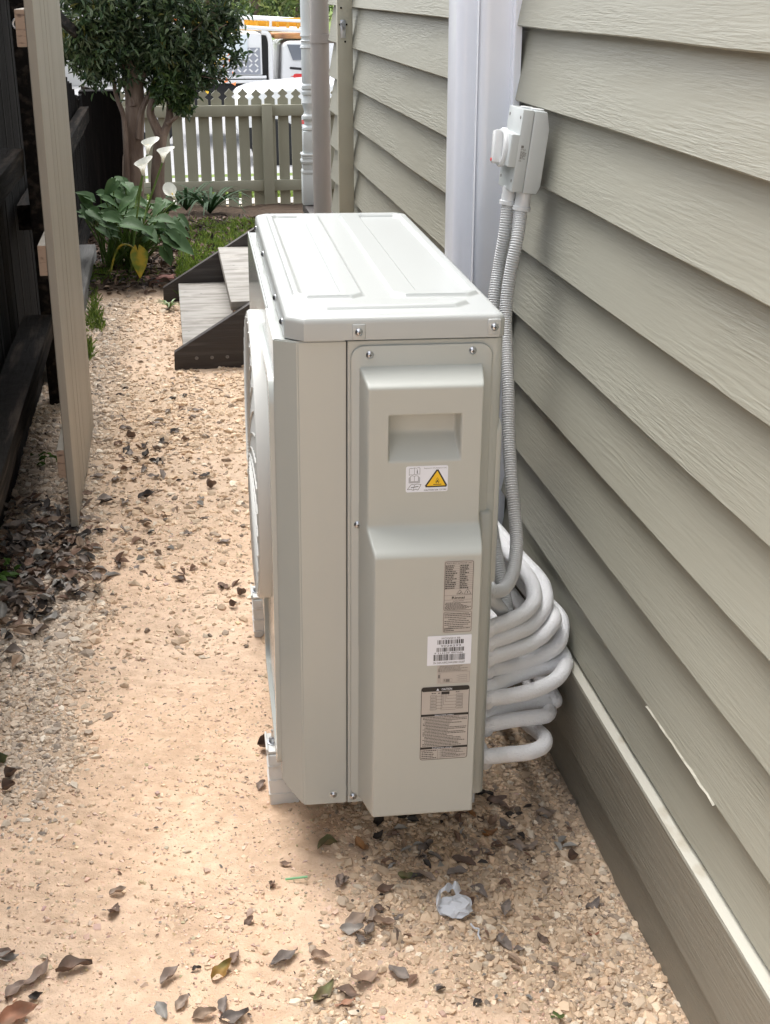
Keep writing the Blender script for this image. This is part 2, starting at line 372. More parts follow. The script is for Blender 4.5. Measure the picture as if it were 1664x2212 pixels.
# stones: squashed irregular polyhedra, thousands joined
ICO = None
def stones(name, N, region, sz, maskfn, colfn, sub_=1, sink=.25, kind='stuff', ico=True):
    x = rng.uniform(region[0], region[1], N*4); u = rng.uniform(0, 1, N*4)
    y = region[2]*(region[3]/region[2])**u if region[4] else rng.uniform(region[2], region[3], N*4)
    keep = rng.uniform(0, 1, len(x)) < maskfn(x, y); x = x[keep][:N]; y = y[keep][:N]; n = len(x)
    if ico:
        g_ = (1+5**.5)/2; base = np.array([(-1, g_, 0), (1, g_, 0), (-1, -g_, 0), (1, -g_, 0), (0, -1, g_), (0, 1, g_), (0, -1, -g_), (0, 1, -g_), (g_, 0, -1), (g_, 0, 1), (-g_, 0, -1), (-g_, 0, 1)])/1.9
        fac = np.array([(0, 11, 5), (0, 5, 1), (0, 1, 7), (0, 7, 10), (0, 10, 11), (1, 5, 9), (5, 11, 4), (11, 10, 2), (10, 7, 6), (7, 1, 8), (3, 9, 4), (3, 4, 2), (3, 2, 6), (3, 6, 8), (3, 8, 9), (4, 9, 5), (2, 4, 11), (6, 2, 10), (8, 6, 7), (9, 8, 1)])
    else:
        base = np.array([(s1, s2, s3) for s3 in (-1, 1) for s2 in (-1, 1) for s1 in (-1, 1)], float)*.62
        fac = np.array([(0, 2, 3, 1), (4, 5, 7, 6), (0, 1, 5, 4), (2, 6, 7, 3), (0, 4, 6, 2), (1, 3, 7, 5)])
    nv, fk = len(base), fac.shape[1]
    s = np.exp(rng.normal(math.log(sz[0]), sz[1], n)); s = np.clip(s, sz[0]*.4, sz[2])
    V = base[None]*(1+rng.uniform(-.42, .40, (n, nv, 3)))+rng.uniform(-.16, .16, (n, nv, 3))
    sc = np.stack([rng.uniform(.8, 1.4, n), rng.uniform(.6, 1.1, n), rng.uniform(.4, .8, n)], 1)*s[:, None]
    V = V*sc[:, None, :]
    a = rng.uniform(0, 2*PI, n); t = rng.normal(0, .4, n); ca, sa, ct, st = np.cos(a), np.sin(a), np.cos(t), np.sin(t)
    X, Y, Z = V[..., 0].copy(), V[..., 1].copy(), V[..., 2].copy()
    Y2 = Y*ct[:, None]-Z*st[:, None]; Z2 = Y*st[:, None]+Z*ct[:, None]
    V[..., 0] = X*ca[:, None]-Y2*sa[:, None]; V[..., 1] = X*sa[:, None]+Y2*ca[:, None]; V[..., 2] = Z2
    z = vgz(x, y)+relief(x, y)+s*sc[:, 2]/s*0+s*.25-sink*s*.6
    V += np.stack([x, y, z], 1)[:, None, :]
    cc = colfn(n, x, y); F_ = (fac[None]+(np.arange(n)*nv)[:, None, None]).reshape(-1, fk)
    o = from_np(name, V.reshape(-1, 3), F_, M_VC, cols=np.repeat(cc, nv, 0)); return tag(o, kind=kind)
def scol(n, x, y):
    base = np.array([[.64, .51, .39], [.55, .44, .34], [.70, .58, .46], [.42, .35, .29], [.60, .46, .34], [.74, .67, .58], [.24, .20, .17]])
    p = rng.choice(7, n, p=[.3, .2, .15, .1, .14, .07, .04]); return np.clip(base[p]*rng.uniform(.75, 1.15, (n, 1))*np.array([1.02, .96, .87]), 0, .85)
def greyer(n, x, y):
    c_ = scol(n, x, y); k = (1-np.clip((x+.30)/.12, 0, 1))[:, None]*.35; return c_*(1-k)+c_.mean(1, keepdims=True)*np.array([1.02, .97, .9])*k
tag(stones('loose_gravel', 40000, (-.62, .706, 1.2, 3.0, True), (.0034, .50, .011), gravel_mask, greyer), 'pale crushed gravel scattered along the wall, under the unit and by the fence', 'gravel')
tag(stones('loose_gravel', 34000, (-.62, .706, 2.6, 6.5, True), (.0050, .50, .017), lambda x, y: np.maximum(gravel_mask(x, y), .12)*(1-bed_mask(x, y)), greyer), 'coarse pale gravel covering the far end of the sandy path', 'gravel')
def gritcol(n, x, y): return np.clip(np.array([.71, .53, .385])*rng.uniform(.62, 1.2, (n, 1))+rng.normal(0, .02, (n, 3)), .05, .85)
tag(stones('sand_grit', 42000, (-.55, .706, 1.22, 3.6, True), (.0020, .45, .008), lambda x, y: .35+.65*fbm(x, y, 8, 30)**2*1.5, gritcol, sink=.6, ico=False), 'fine grit and tiny pebbles on the packed sand', 'grit')

# ------------------------------------------------------------------ the house wall
XW, Z0, SP = .716, 1.2729, .1442
house = thing('house', (XW+1, 2.5, 0), 'sage painted weatherboard house wall running along the right of the path', 'house')
def board_mesh(z, y0, y1, seed, x0=XW, th=.017, rec=.027, H=.168, wob=.0012):
    b = bmesh.new(); n = int((y1-y0)/.06)+1; prev = None
    for i in range(n+1):
        y = y0+(y1-y0)*i/n
        e = mnoise.noise(Vector((y*1.7, seed*3.1, 0)))*wob*1.6+mnoise.noise(Vector((y*14, seed*7.7, 2)))*wob
        ez = mnoise.noise(Vector((y*2.2, seed*5.3, 5)))*wob*1.5+mnoise.noise(Vector((y*30, seed, 9)))*wob*.5
        r = .0025
        pts = [(x0+e+th, z+ez), (x0+e+r, z+ez), (x0+e, z+ez+r), (x0+e+rec*H*.5/SP, z+H*.5), (x0+rec*H/SP, z+H), (x0+rec*H/SP+.010, z+H)]
        ring = [b.verts.new((p[0], y, p[1])) for p in pts]
        if prev:
            for k in range(len(ring)): b.faces.new((prev[k], ring[k], ring[(k+1) % len(ring)], prev[(k+1) % len(ring)]))
        else: b.faces.new(ring)
        prev = ring
    b.faces.new(prev[::-1]); bmesh.ops.recalc_face_normals(b, faces=b.faces)
    me = bpy.data.meshes.new('weatherboard'); b.to_mesh(me); b.free(); finish(me, 50); return me
Y_END = 5.90
for k in range(-11, 9):
    link('weatherboard', board_mesh(Z0-k*SP+(.0275 if k == 8 else 0), -1.5, Y_END+random.uniform(-.004, .004), k, H=.142 if k == 8 else .168), M_SIDE, house)
MB().box((XW+.034, -1.45, -.2), (XW+.10, Y_END-.02, 3.1)).build('wall_core', M_DARKROOF, house)
MB().box((XW+.10, Y_END-.10, -.2), (XW+5, Y_END-.02, 3.1)).box((XW+.10, -1.5, -.2), (XW+5, -1.42, 3.1)).build('end_wall', M_DARKROOF, house)
MB().prism([(XW-.05, 3.02), (XW+6, 4.4), (XW+6, 4.5), (XW-.05, 3.12)], 1, -1.6, Y_END+.1).build('roof', M_DARKROOF, house)
# plinth: ledge board (light on its top is put into a paler colour) and the lower board going into the gravel
def zl(y): return .1365
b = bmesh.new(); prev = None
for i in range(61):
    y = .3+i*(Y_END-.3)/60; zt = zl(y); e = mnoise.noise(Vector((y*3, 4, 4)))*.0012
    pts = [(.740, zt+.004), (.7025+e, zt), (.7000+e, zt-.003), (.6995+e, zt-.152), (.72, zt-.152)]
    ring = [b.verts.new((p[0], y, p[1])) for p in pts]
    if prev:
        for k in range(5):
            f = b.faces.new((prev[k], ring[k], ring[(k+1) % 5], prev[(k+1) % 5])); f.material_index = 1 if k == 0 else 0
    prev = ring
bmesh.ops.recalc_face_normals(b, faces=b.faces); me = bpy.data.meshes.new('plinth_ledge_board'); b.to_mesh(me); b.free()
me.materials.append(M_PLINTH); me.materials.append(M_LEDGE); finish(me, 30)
o = link('plinth_board', me, None, house); o['label'] = 'plinth board with weathered top ledge coloured paler for the light on it'
b = bmesh.new(); prev = None
for i in range(61):
    y = .3+i*(Y_END-.3)/60; zt = zl(y)-.142; e = mnoise.noise(Vector((y*3, 8, 4)))*.002
    ring = [b.verts.new((p[0], y, p[1])) for p in [(.711+e, zt), (.708+e, -.30), (.74, -.25), (.74, zt)]]
    if prev:
        for k in range(4): b.faces.new((prev[k], ring[k], ring[(k+1) % 4], prev[(k+1) % 4]))
    prev = ring
bmesh.ops.recalc_face_normals(b, faces=b.faces); me = bpy.data.meshes.new('plinth_board'); b.to_mesh(me); b.free(); finish(me, 30)
link('plinth_board', me, M_PLINTH, house)

# chipped lower edge of one board: a long sliver of bare pale timber
b = bmesh.new(); prev = None
for i in range(41):
    t = i/40; y = 1.74-.28*t; wd = .0045*math.sin(PI*min(1, t*1.0))**.6*(.55+.45*math.sin(t*9+1)**2)*(1-.35*t); zz = Z0-7*SP-.0005+.003*mnoise.noise(Vector((y*30, 1, 1)))
    row = [b.verts.new((XW-.0022, y, zz)), b.verts.new((XW-.0030, y, zz+wd*.5)), b.verts.new((XW+.0006, y, zz+wd+.0015))]
    if prev:
        for k in range(2): b.faces.new((prev[k], row[k], row[k+1], prev[k+1]))
    prev = row
bmesh.ops.recalc_face_normals(b, faces=b.faces); mb = MB(); mb.merge(b)
o = mb.build('split_edge', mat('chipped_paint_edge', (.43, .41, .335), .6, bump=((60, 60, 60), .6, .002, 4), var=((60, 30, 60), (.30, .28, .22), .5, .65, 4)), house); o['label'] = 'pale bare sliver along the chipped board edge'

# gate stop post fixed on the weatherboards, with its striker plate
yp = 5.16
pr = on(760, 60, 1, yp); pl = on(729, 60, 1, yp)
stop = thing('gate_stop_post', (pr.x, yp, 0), 'narrow sage painted stop post on the wall, with a small steel striker', 'post')
MB().box((pl.x, yp, -.10), (XW+.004, yp+.035, 1.75), .003).build('stud', M_TRIM, stop)
s0 = on(740, 55, 1, yp-.001)
b = MB().box((s0.x-.008, yp-.004, s0.z-.045), (s0.x+.012, yp-.0005, s0.z+.02), .001)
b.tube([(s0.x-.004, yp-.004, s0.z+.012), (s0.x-.004, yp-.022, s0.z+.008), (s0.x+.004, yp-.024, s0.z-.006), (s0.x+.004, yp-.006, s0.z-.014)], .005, 8)
b.build('striker', M_ZINC, stop)
b = MB()
for q in ((737, 55-38), (735, 53), (749, 53), (746, 90)):
    p = on(*q, 1, yp-.001); b.lathe([(.004, 0), (.003, .002)], 8, Matrix.Translation(p) @ Matrix.Rotation(PI/2, 4, 'X'))
b.build('nail_head', M_DARKPAL, stop)

# downpipe at the end of the wall
yd = 6.02
pa = on(673, 200, 1, yd); pb = on(713, 200, 1, yd); cx = (pa.x+pb.x)/2; rad = (pb.x-pa.x)/2
dp = thing('downpipe', (cx, yd, 0), 'round mauve grey painted downpipe strapped at the end of the weatherboard wall', 'pipe')
MB().lathe([(rad, -.1), (rad, 3.0)], 28, Matrix.Translation((cx, yd, 0))).build('pipe', M_PVCP, dp)
zs = on(690, 84, 1, yd-rad).z; b = MB()
b.lathe([(rad+.003, zs-.018), (rad+.003, zs+.018)], 28, Matrix.Translation((cx, yd, 0)))
b.box((cx, yd-rad-.004, zs-.018), (cx+rad+.06, yd-rad-.001, zs+.018))
b.lathe([(.007, 0), (.006, .005), (.002, .006)], 10, Matrix.Translation((cx+rad+.032, yd-rad-.004, zs)) @ Matrix.Rotation(PI/2, 4, 'X'))
b.build('strap', M_PVCP, dp)

# turned veranda post and the veranda floor edge
yv = 6.95
pv0 = on(653, 400, 1, yv); pv = on(672, 400, 1, yv); vx = pv.x-.004; zb0 = on(665, 441, 1, yv).z
R1 = vx-pv0.x
def zrow(r): return on(660, r, 1, yv).z
post = thing('veranda_post', (vx, yv, zb0), 'pale grey green turned timber veranda post behind the downpipe', 'post')
hw = R1*.98
MB().box((vx-hw, yv-hw, zb0), (vx+hw, yv+hw, zrow(375)), .004).build('base_block', M_POSTW, post)
b = MB(); q = math.sqrt(2)
for r0, r1, k in ((375, 366, 1.04), (366, 352, .93), (352, 343, 1.1), (343, 336, 1.0), (336, 330, 1.08)):
    b.lathe([(hw*q*k*.94, zrow(r0)), (hw*q*k, (zrow(r0)+zrow(r1))/2), (hw*q*k*.92, zrow(r1))], 4, Matrix.Translation((vx, yv, 0)) @ Matrix.Rotation(PI/4, 4, 'Z'))
b.build('moulded_collar', M_POSTW, post, angle=20)
b = MB().box((vx-hw*.82, yv-hw*.82, zrow(331)), (vx+hw*.82, yv+hw*.82, zrow(282)), .006); b.build('shaft_block', M_POSTW, post)
prof = []
for r, k in ((284, .6), (279, .78), (274, .74), (270, .5), (262, .5), (256, .74), (250, .72), (246, .55), (240, .5), (232, .6), (222, .72), (212, .6), (206, .55), (204, .7), (198, .72), (194, .6), (191, .74), (184, .74), (180, .6), (176, .66), (105, .66), (103, .78), (98, .72), (96, .62), (91, .62), (88, .76), (85, .62), (80, .62), (78, .74), (74, .72), (70, .66), (40, .66), (0, .66), (-120, .66), (-600, .66)):
    prof.append((hw*k*1.15, zrow(r)))
b = MB().lathe(prof, 24, Matrix.Translation((vx, yv, 0))); b.build('turned_shaft', M_POSTW, post, angle=25)
fl = thing('veranda_floor', (vx, yv, 0), 'dark edged veranda floor under the turned post', 'veranda')
MB().box((vx-hw*.9, 6.36, zb0-.045), (XW+3, yv+hw+.01, zb0-.001), .004).build('floor_deck', M_STRING, fl)
MB().box((vx-hw*.7, 6.38, -.3), (vx-hw*.7+.02, yv+hw-.01, zb0-.046)).build('floor_skirt', M_FENCE, fl)

# ------------------------------------------------------------------ the outdoor unit (local frame: x across, y away, z up)
AC_ROT = Matrix.Rotation(-.02455, 4, 'Z') @ Matrix.Rotation(-.0084, 4, 'X') @ Matrix.Rotation(.0114, 4, 'Y')
ac = thing('air_conditioner', (.1637, 1.8526, .0543), 'large ivory outdoor air conditioner unit standing on the sandy path beside the wall', 'air conditioner')
ac.matrix_basis = Matrix.Translation((.1637, 1.8526, .0543)) @ AC_ROT
AW = ac.matrix_basis.copy()
def acl(px, py, axis, val):                 # pixel to unit-local point on local plane
    inv = AW.inverted(); d = inv.to_3x3() @ ray(px, py); o = inv @ Vector((0, 0, CAM_H)); t = (val-o[axis])/d[axis]; return o+d*t
LL = .985                                   # length away from the viewer
def A(mb, name, m_, parent=ac, **k): return mb.build(name, m_, parent, local=True, **k)
MB_ = MB
b = MB().box((-.030, .035, .022), (.296, LL-.005, .806)); A(b, 'inner_casing', M_AC)
b = MB().box((.2965, .05, .04), (.300, LL-.02, .79)); A(b, 'condenser_coil', M_FIN)
b = MB()
for i in range(26):
    zz = .06+i*.0285; b.box((.3005, .05, zz), (.303, LL-.02, zz+.003))
for i in range(14):
    yy = .06+i*.068; b.box((.303, yy, .05), (.3055, yy+.003, .79))
A(b, 'coil_guard', M_GRILL)
b = MB().box((-.012, .012, .004), (.300, LL-.012, .024), .004); A(b, 'base_pan', M_AC)
# corner panel with the chamfer
bm = bmesh.new()
out = [(-.035, .24), (-.035, .022), (-.0005, 0), (.0722, 0), (.0722, .030), (-.02, .030), (-.0305, .036), (-.0305, .24)]
zlo = [.040, .040, 0, 0, 0, .015, .040, .040]
lo = [bm.verts.new((p[0], p[1], z)) for p, z in zip(out, zlo)]; hi = [bm.verts.new((p[0], p[1], .808)) for p in out]
n = len(out)
for i in range(n): bm.faces.new((lo[i], lo[(i+1) % n], hi[(i+1) % n], hi[i]))
bm.faces.new(hi[::-1]); bm.faces.new(lo)
bmesh.ops.recalc_face_normals(bm, faces=bm.faces)
bmesh.ops.triangulate(bm, faces=[f for f in bm.faces if len(f.verts) > 4])
es = [e for e in bm.edges if len(e.link_faces) == 2 and e.calc_face_angle(0) > .4]
bmesh.ops.bevel(bm, geom=es, offset=.0018, segments=2, affect='EDGES', clamp_overlap=True)
b = MB(); b.merge(bm); A(b, 'corner_panel', M_AC, angle=18)
# service side panel with rounded rear corner and its raised field
pts = [(.0740, .030), (.0740, 0)]
for i in range(7):
    a = -PI/2+PI/2*i/6; pts.append((.298+.014*math.cos(a), .014+.014*math.sin(a)))
pts += [(.312, .12), (.309, .12), (.306, .030)]
b = MB().prism(pts, 2, 0, .8075, .0012, 1); A(b, 'side_panel', M_AC)
def rrect(u0, u1, w0, w1, r, n=5):
    p = []
    for (cx_, cz_, a0) in ((u1-r, w1-r, 0), (u0+r, w1-r, PI/2), (u0+r, w0+r, PI), (u1-r, w0+r, 1.5*PI)):
        for i in range(n+1):
            a = a0+PI/2*i/n; p.append((cx_+r*math.cos(a), cz_+r*math.sin(a)))
    return p
sc = MB().prism(rrect(.0785, .294, .014, .8005, .020, 6), 1, -.0050, -.0002, .0022, 2); sc = A(sc, 'service_cover', M_ACP)
# moulded handle cover: a height field pushed out of the side
def smin(a, b, k):
    h = np.clip(.5+.5*(b-a)/k, 0, 1); return b*(1-h)+a*h-k*h*(1-h)
def cover_h(U, W_):
    def blk(uL, uR, w0, w1, H, kl, kr, kb, kt, r):
        f = smin((U-uL)*kl, (uR-U)*kr, r); f = smin(f, (W_-w0)*kb, r); f = smin(f, (w1-W_)*kt, r); return smin(f, np.full_like(U, H), r)
    up = blk(.0915, .2795, .30, .7690, .050, 7, 7, 5, 2.7, .011)
    low = blk(.0915, .2800, .018, .5520, .100, 8.5, 9, 5, 2.05, .014)
    h = -smin(-up, -low, .010)
    rec = smin(smin((U-.1300)*9, (.2400-U)*9, .006), smin((W_-.6335)*1.05, (.7055-W_)*9, .006), .006)
    rec = smin(rec, np.full_like(U, .037), .004)
    return h-np.clip(rec, 0, .04)
us = np.linspace(.090, .2815, 118); ws = np.linspace(.016, .771, 330)
U, Wg = np.meshgrid(us, ws); H = cover_h(U.ravel(), Wg.ravel())
H = np.clip(H, -.004, .2)
V = np.stack([U.ravel(), -H-.0045, Wg.ravel()], 1); idx = np.arange(U.size).reshape(U.shape)
F = np.stack([idx[:-1, :-1].ravel(), idx[:-1, 1:].ravel(), idx[1:, 1:].ravel(), idx[1:, :-1].ravel()], 1)
cov = from_np('handle_cover', V, F, M_ACP, ac, smooth=True, local=True)
# pipe cover behind the service side
b = MB().prism([(-.020, .012), (-.020, .470), (-.010, .530), (.13, .535), (.13, .012)], 0, .2815, .302, .006, 3); A(b, 'pipe_cover', M_ACP)
b = MB().prism([(.004, .40), (.004, .66), (.012, .675), (.10, .675), (.10, .40)], 0, .305, .316, .003, 2); A(b, 'rear_flange', M_AC)
# lid
LU0, LU1, LV0, LV1, LT = -.0185, .3125, -.006, 1.0, .8445
c0, c1, c2 = .024, .010, .022
poly = [(LU0, LV0+c0*1.05), (LU0+c0*1.15, LV0), (LU1-c1, LV0), (LU1, LV0+c1), (LU1, LV1-c2), (LU1-c2, LV1), (LU0+c2, LV1), (LU0, LV1-c2)]
lt, lb = LV0+.0, LV1
rows_v = np.unique(np.concatenate([[LV0, LV0+.001, LV0+.003], np.linspace(LV0+.005, LV0+.16, 50), np.linspace(LV0+.16, LV1-.12, 90), np.linspace(LV1-.12, LV1-.004, 40), [LV1-.002, LV1]]))
def ext(v):
    lo_ = LU0+(max(0, (c0*1.05-(v-LV0)))*1.15/1.05)+max(0, c2-(LV1-v)); hi_ = LU1-max(0, c1-(v-LV0))-max(0, c2-(LV1-v)); return lo_, hi_
ss = np.unique(np.concatenate([[0, .002, .006, .012], np.linspace(.02, .98, 110), [.988, .994, .998, 1]]))
Lv = np.repeat(rows_v, len(ss)); E_ = np.array([ext(v) for v in rows_v]); Lu = (E_[:, :1]+(E_[:, 1:]-E_[:, :1])*ss[None]).ravel()
d = np.full_like(Lu, 9.)
for (p, q_) in zip(poly, poly[1:]+poly[:1]):
    ex, ey = q_[0]-p[0], q_[1]-p[1]; l = math.hypot(ex, ey); d = np.minimum(d, np.abs((Lu-p[0])*ey-(Lv-p[1])*ex)/l)
def rect_sd(u, v, u0, u1, v0, v1, ch):   # >0 inside, chamfered rectangle
    a = np.minimum(np.minimum(u-u0, u1-u), np.minimum(v-v0, v1-v)); k = .7071
    for (cu, cv, su, sv) in ((u0, v0, 1, 1), (u1, v0, -1, 1), (u0, v1, 1, -1), (u1, v1, -1, -1)):
        a = np.minimum(a, ((u-cu)*su+(v-cv)*sv-ch)*k)
    return a
def step(sd_, w_=.0055):
    t = np.clip(sd_/w_+.5, 0, 1); return t*t*(3-2*t)
hh = np.zeros_like(Lu)
hh += step(rect_sd(Lu, Lv, .004, .1130, .120, .955, .018))-step(rect_sd(Lu, Lv, .016, .0800, .142, .930, .008))
hh += step(rect_sd(Lu, Lv, .1600, .2970, .120, .955, .018))-step(rect_sd(Lu, Lv, .2010, .2850, .142, .930, .008))
hh += step(rect_sd(Lu, Lv, .022, .268, .046, .092, .022), .007)
r = .010; e = np.clip(d, 0, r); rim = r-np.sqrt(np.maximum(r*r-(r-e)**2, 0))
Lz = LT-rim+hh*.0058*np.clip((d-r)/.004, 0, 1)
V = np.stack([Lu, Lv, Lz], 1); idx = np.arange(len(Lu)).reshape(len(rows_v), len(ss))
F = np.stack([idx[:-1, :-1].ravel(), idx[:-1, 1:].ravel(), idx[1:, 1:].ravel(), idx[1:, :-1].ravel()], 1)
lp = np.concatenate([idx[0, :], idx[1:, -1], idx[-1, -2::-1], idx[-2:0:-1, 0]])
base = len(V); Vs = V[lp].copy(); Vs[:, 2] = .8100; Vi = Vs.copy(); Vi[:, 0] = Vi[:, 0]*.985+.002; Vi[:, 1] = Vi[:, 1]*.992+.004
V = np.concatenate([V, Vs, Vi]); k = len(lp); i0 = np.arange(k); i1 = (i0+1) % k
F = np.concatenate([F, np.stack([lp[i0], base+i0, base+i1, lp[i1]], 1), np.stack([base+i0, base+k+i0, base+k+i1, base+i1], 1)])
lid = from_np('lid', V, F, M_LID, ac, smooth=True, local=True); lid.data.set_sharp_from_angle(angle=math.radians(40))
# screws: domed washer head with a cross recess
def screw(u, v, w_, axis='Y', parent=ac, r=.0052, boss=True):
    M4 = Matrix.Translation((u, v, w_)) @ (Matrix.Rotation(PI/2, 4, 'X') if axis == 'Y' else Matrix.Rotation(-PI/2, 4, 'Y'))
    b = MB().lathe([(r*1.15, -.001), (r*1.15, .0006), (r*.98, .0012), (r*.85, .0026), (r*.5, .0036), (r*.25, .0038)], 16, M4)
    s_ = A(b, 'screw', M_SCREW, parent, angle=50)
    c_ = MB(); c_.box((-r*.45, -r*.11, .0034), (r*.45, r*.11, .0041), mat=M4); c_.box((-r*.11, -r*.45, .0034), (r*.11, r*.45, .0042), mat=M4)
    c2_ = A(c_, 'cross_recess', M_INK, s_); return s_
for q in ((.0905, .822), (.2945, .8255)):
    b = MB().box((q[0]-.010, LV0-.0022, q[1]-.012), (q[0]+.010, LV0+.004, q[1]+.012), .0022, 2); A(b, 'screw_boss', M_LID)
    screw(q[0], LV0-.0022, q[1])
for q in ((.1071, .7868), (.2630, .7895), (.0895, .5150)): 
    screw(q[0], -.0052, q[1])
screw(.0500, -.0002, .0185); screw(.0830, -.0052, .0155)
b = MB().lathe([(.0085, 0), (.0085, .0006), (.0068, .0008)], 20, Matrix.Translation((.05, -.0001, .0185)) @ Matrix.Rotation(PI/2, 4, 'X')); A(b, 'screw_dimple', M_ACP)
for v_ in (.06, .23, .62, .92): screw(LU0-.0005, v_, .8245, 'X')
# front: panel, raised frame, fan shroud and grille
b = MB().box((-.035, .242, .040), (-.0305, LL, .808), .0015, 1); A(b, 'front_panel', M_AC)
def ring_prism(mb, o_, i_, axis, a, b_, mat_=None):
    """frame between two outlines with the same count"""
    bm2 = bmesh.new()
    def P(p, h):
        q = [0, 0, 0]; rr = [i for i in range(3) if i != axis]; q[rr[0]], q[rr[1]], q[axis] = p[0], p[1], h; return q
    L4 = [[bm2.verts.new(P(p, h)) for p in pl_] for pl_, h in ((o_, a), (o_, b_), (i_, b_), (i_, a))]
    n = len(o_)
    for A_, B_ in zip(L4, L4[1:]+L4[:1]):
        for i in range(n): bm2.faces.new((A_[i], A_[(i+1) % n], B_[(i+1) % n], B_[i]))
    bmesh.ops.recalc_face_normals(bm2, faces=bm2.faces)
    mb.merge(bm2, mat_); return mb
b = MB(); ring_prism(b, rrect(.030, .44, .050, .745, .045, 6), rrect(.048, .42, .068, .727, .035, 6), 0, -.0425, -.035)
A(b, 'front_frame', M_AC)
FC = (.45, .480); FR = .270          # fan centre (y, z) and radius
circ = lambda R, n=64: [(FC[0]+R*math.cos(2*PI*i/n), FC[1]+R*math.sin(2*PI*i/n)) for i in range(n)]
b = MB(); ring_prism(b, circ(FR), circ(FR-.012), 0, -.054, -.035); ring_prism(b, circ(FR-.002), circ(FR-.016), 0, -.057, -.054); A(b, 'fan_shroud', M_GRILL, angle=40)
b = MB().lathe([(FR-.014, 0), (FR-.014, .002)], 48, Matrix.Translation((-.0365, FC[0], FC[1])) @ Matrix.Rotation(PI/2, 4, 'Y')); A(b, 'fan_opening', M_DARKIN)
b = MB()
for i in range(9):
    R = .045+i*.027
    b.tube([(-.056-.004*(1-(R/FR)**2), FC[0]+R*math.cos(2*PI*k/48), FC[1]+R*math.sin(2*PI*k/48)) for k in range(48)], .0022, 5, closed=True)
for i in range(36):
    a = 2*PI*i/36
    b.tube([(-.058-.004*(1-(R/FR)**2), FC[0]+R*math.cos(a+(R-.05)*1.2), FC[1]+R*math.sin(a+(R-.05)*1.2)) for R in np.linspace(.04, FR-.012, 9)], .0020, 5)
b.lathe([(.045, 0), (.042, .002), (.02, .0025)], 24, Matrix.Translation((-.060, FC[0], FC[1])) @ Matrix.Rotation(-PI/2, 4, 'Y'))
A(b, 'fan_grille', M_GRILL)
b = MB()
for i in range(3):
    a = 2*PI*i/3
    pts = [(-.045, .05, -.02), (-.050, .22, -.08), (-.042, .23, .08), (-.040, .06, .03)]
    R4 = Matrix.Translation((0, FC[0], FC[1])) @ Matrix.Rotation(a, 4, 'X'); b.face([R4 @ Vector(p) for p in pts])
b.lathe([(.05, 0), (.045, .02)], 20, Matrix.Translation((-.04, FC[0], FC[1])) @ Matrix.Rotation(-PI/2, 4, 'Y'))
A(b, 'fan_blade', M_DARKIN)
b = MB().box((-.040, .84, .66), (-.036, .95, .69), .002); A(b, 'front_vent', M_AC) if False else None

# feet brackets with anchor bolts
for name_v in (.205, .865):
    for side in (-1, 1):
        u0, u1 = (-.056, .0) if side < 0 else (.275, .345)
        br = MB().box((u0, name_v-.032, -.002), (u1, name_v+.032, .003), .0014)
        br.box((u0, name_v-.032, .003), (u0+.004, name_v+.032, .008), .001); br = A(br, 'foot_bracket', M_GRILL)
        um = (u0+u1)/2+(.004 if side > 0 else -.012)
        b = MB().lathe([(.013, .0031), (.013, .0050), (.010, .0055)], 18, Matrix.Translation((um, name_v, 0)))
        b.lathe([(.0095, .0055), (.0095, .0125), (.008, .0135)], 6, Matrix.Translation((um, name_v, 0)))
        b.lathe([(.0048, .01), (.0048, .028), (.004, .029)], 10, Matrix.Translation((um, name_v, 0))); A(b, 'anchor_bolt', M_SCREW, br)

# --- stickers on the side
def cv(u, w_): return -float(cover_h(np.array([u]), np.array([w_]))[0])-.0045
def sticker(name, m_, u0, u1, w0, w1, v, r=.003, tilt=0):
    b = MB().prism(rrect(u0, u1, w0, w1, r, 4), 1, v-.0006, v-.0001); return A(b, name, m_)
FONT_N = [0]
def text(mb, s, u, w_, h, v, align='L', width=None, bold=0):
    """flat lettering in the local x-z plane, facing -y"""
    cu = bpy.data.curves.new('txt', 'FONT'); cu.body = s; cu.size = 1; cu.resolution_u = 2; cu.offset = bold
    ob = bpy.data.objects.new('txt', cu); COL.objects.link(ob); dg = bpy.context.evaluated_depsgraph_get(); dg.update()
    me = bpy.data.meshes.new_from_object(ob.evaluated_get(dg)); bpy.data.objects.remove(ob); bpy.data.curves.remove(cu)
    n = len(me.vertices)
    if not n: return mb
    co = np.empty(n*3, np.float32); me.vertices.foreach_get('co', co); co = co.reshape(-1, 3)
    x0_, x1_ = co[:, 0].min(), co[:, 0].max(); sx = sz_ = h/.72
    if width: sx = width/(x1_-x0_)
    X = (co[:, 0]-x0_)*sx
    if align == 'C': X -= (x1_-x0_)*sx/2
    if align == 'R': X -= (x1_-x0_)*sx
    out_ = np.stack([u+X, np.full(n, v), w_+co[:, 1]*sz_], 1).astype(np.float32); me.vertices.foreach_set('co', out_.ravel()); me.update()
    mb.bm.from_mesh(me); bpy.data.meshes.remove(me); return mb
def fl_(mb, u0, w0, u1, w1, v): mb.face([(u0, v, w0), (u1, v, w0), (u1, v, w1), (u0, v, w1)]); return mb
def ln(mb, pts, t, v):
    for (a, c) in zip(pts, pts[1:]):
        dx, dz = c[0]-a[0], c[1]-a[1]; l = math.hypot(dx, dz) or 1; nx_, nz_ = -dz/l*t/2, dx/l*t/2
        mb.face([(a[0]-nx_, v, a[1]-nz_), (c[0]-nx_, v, c[1]-nz_), (c[0]+nx_, v, c[1]+nz_), (a[0]+nx_, v, a[1]+nz_)])
    return mb
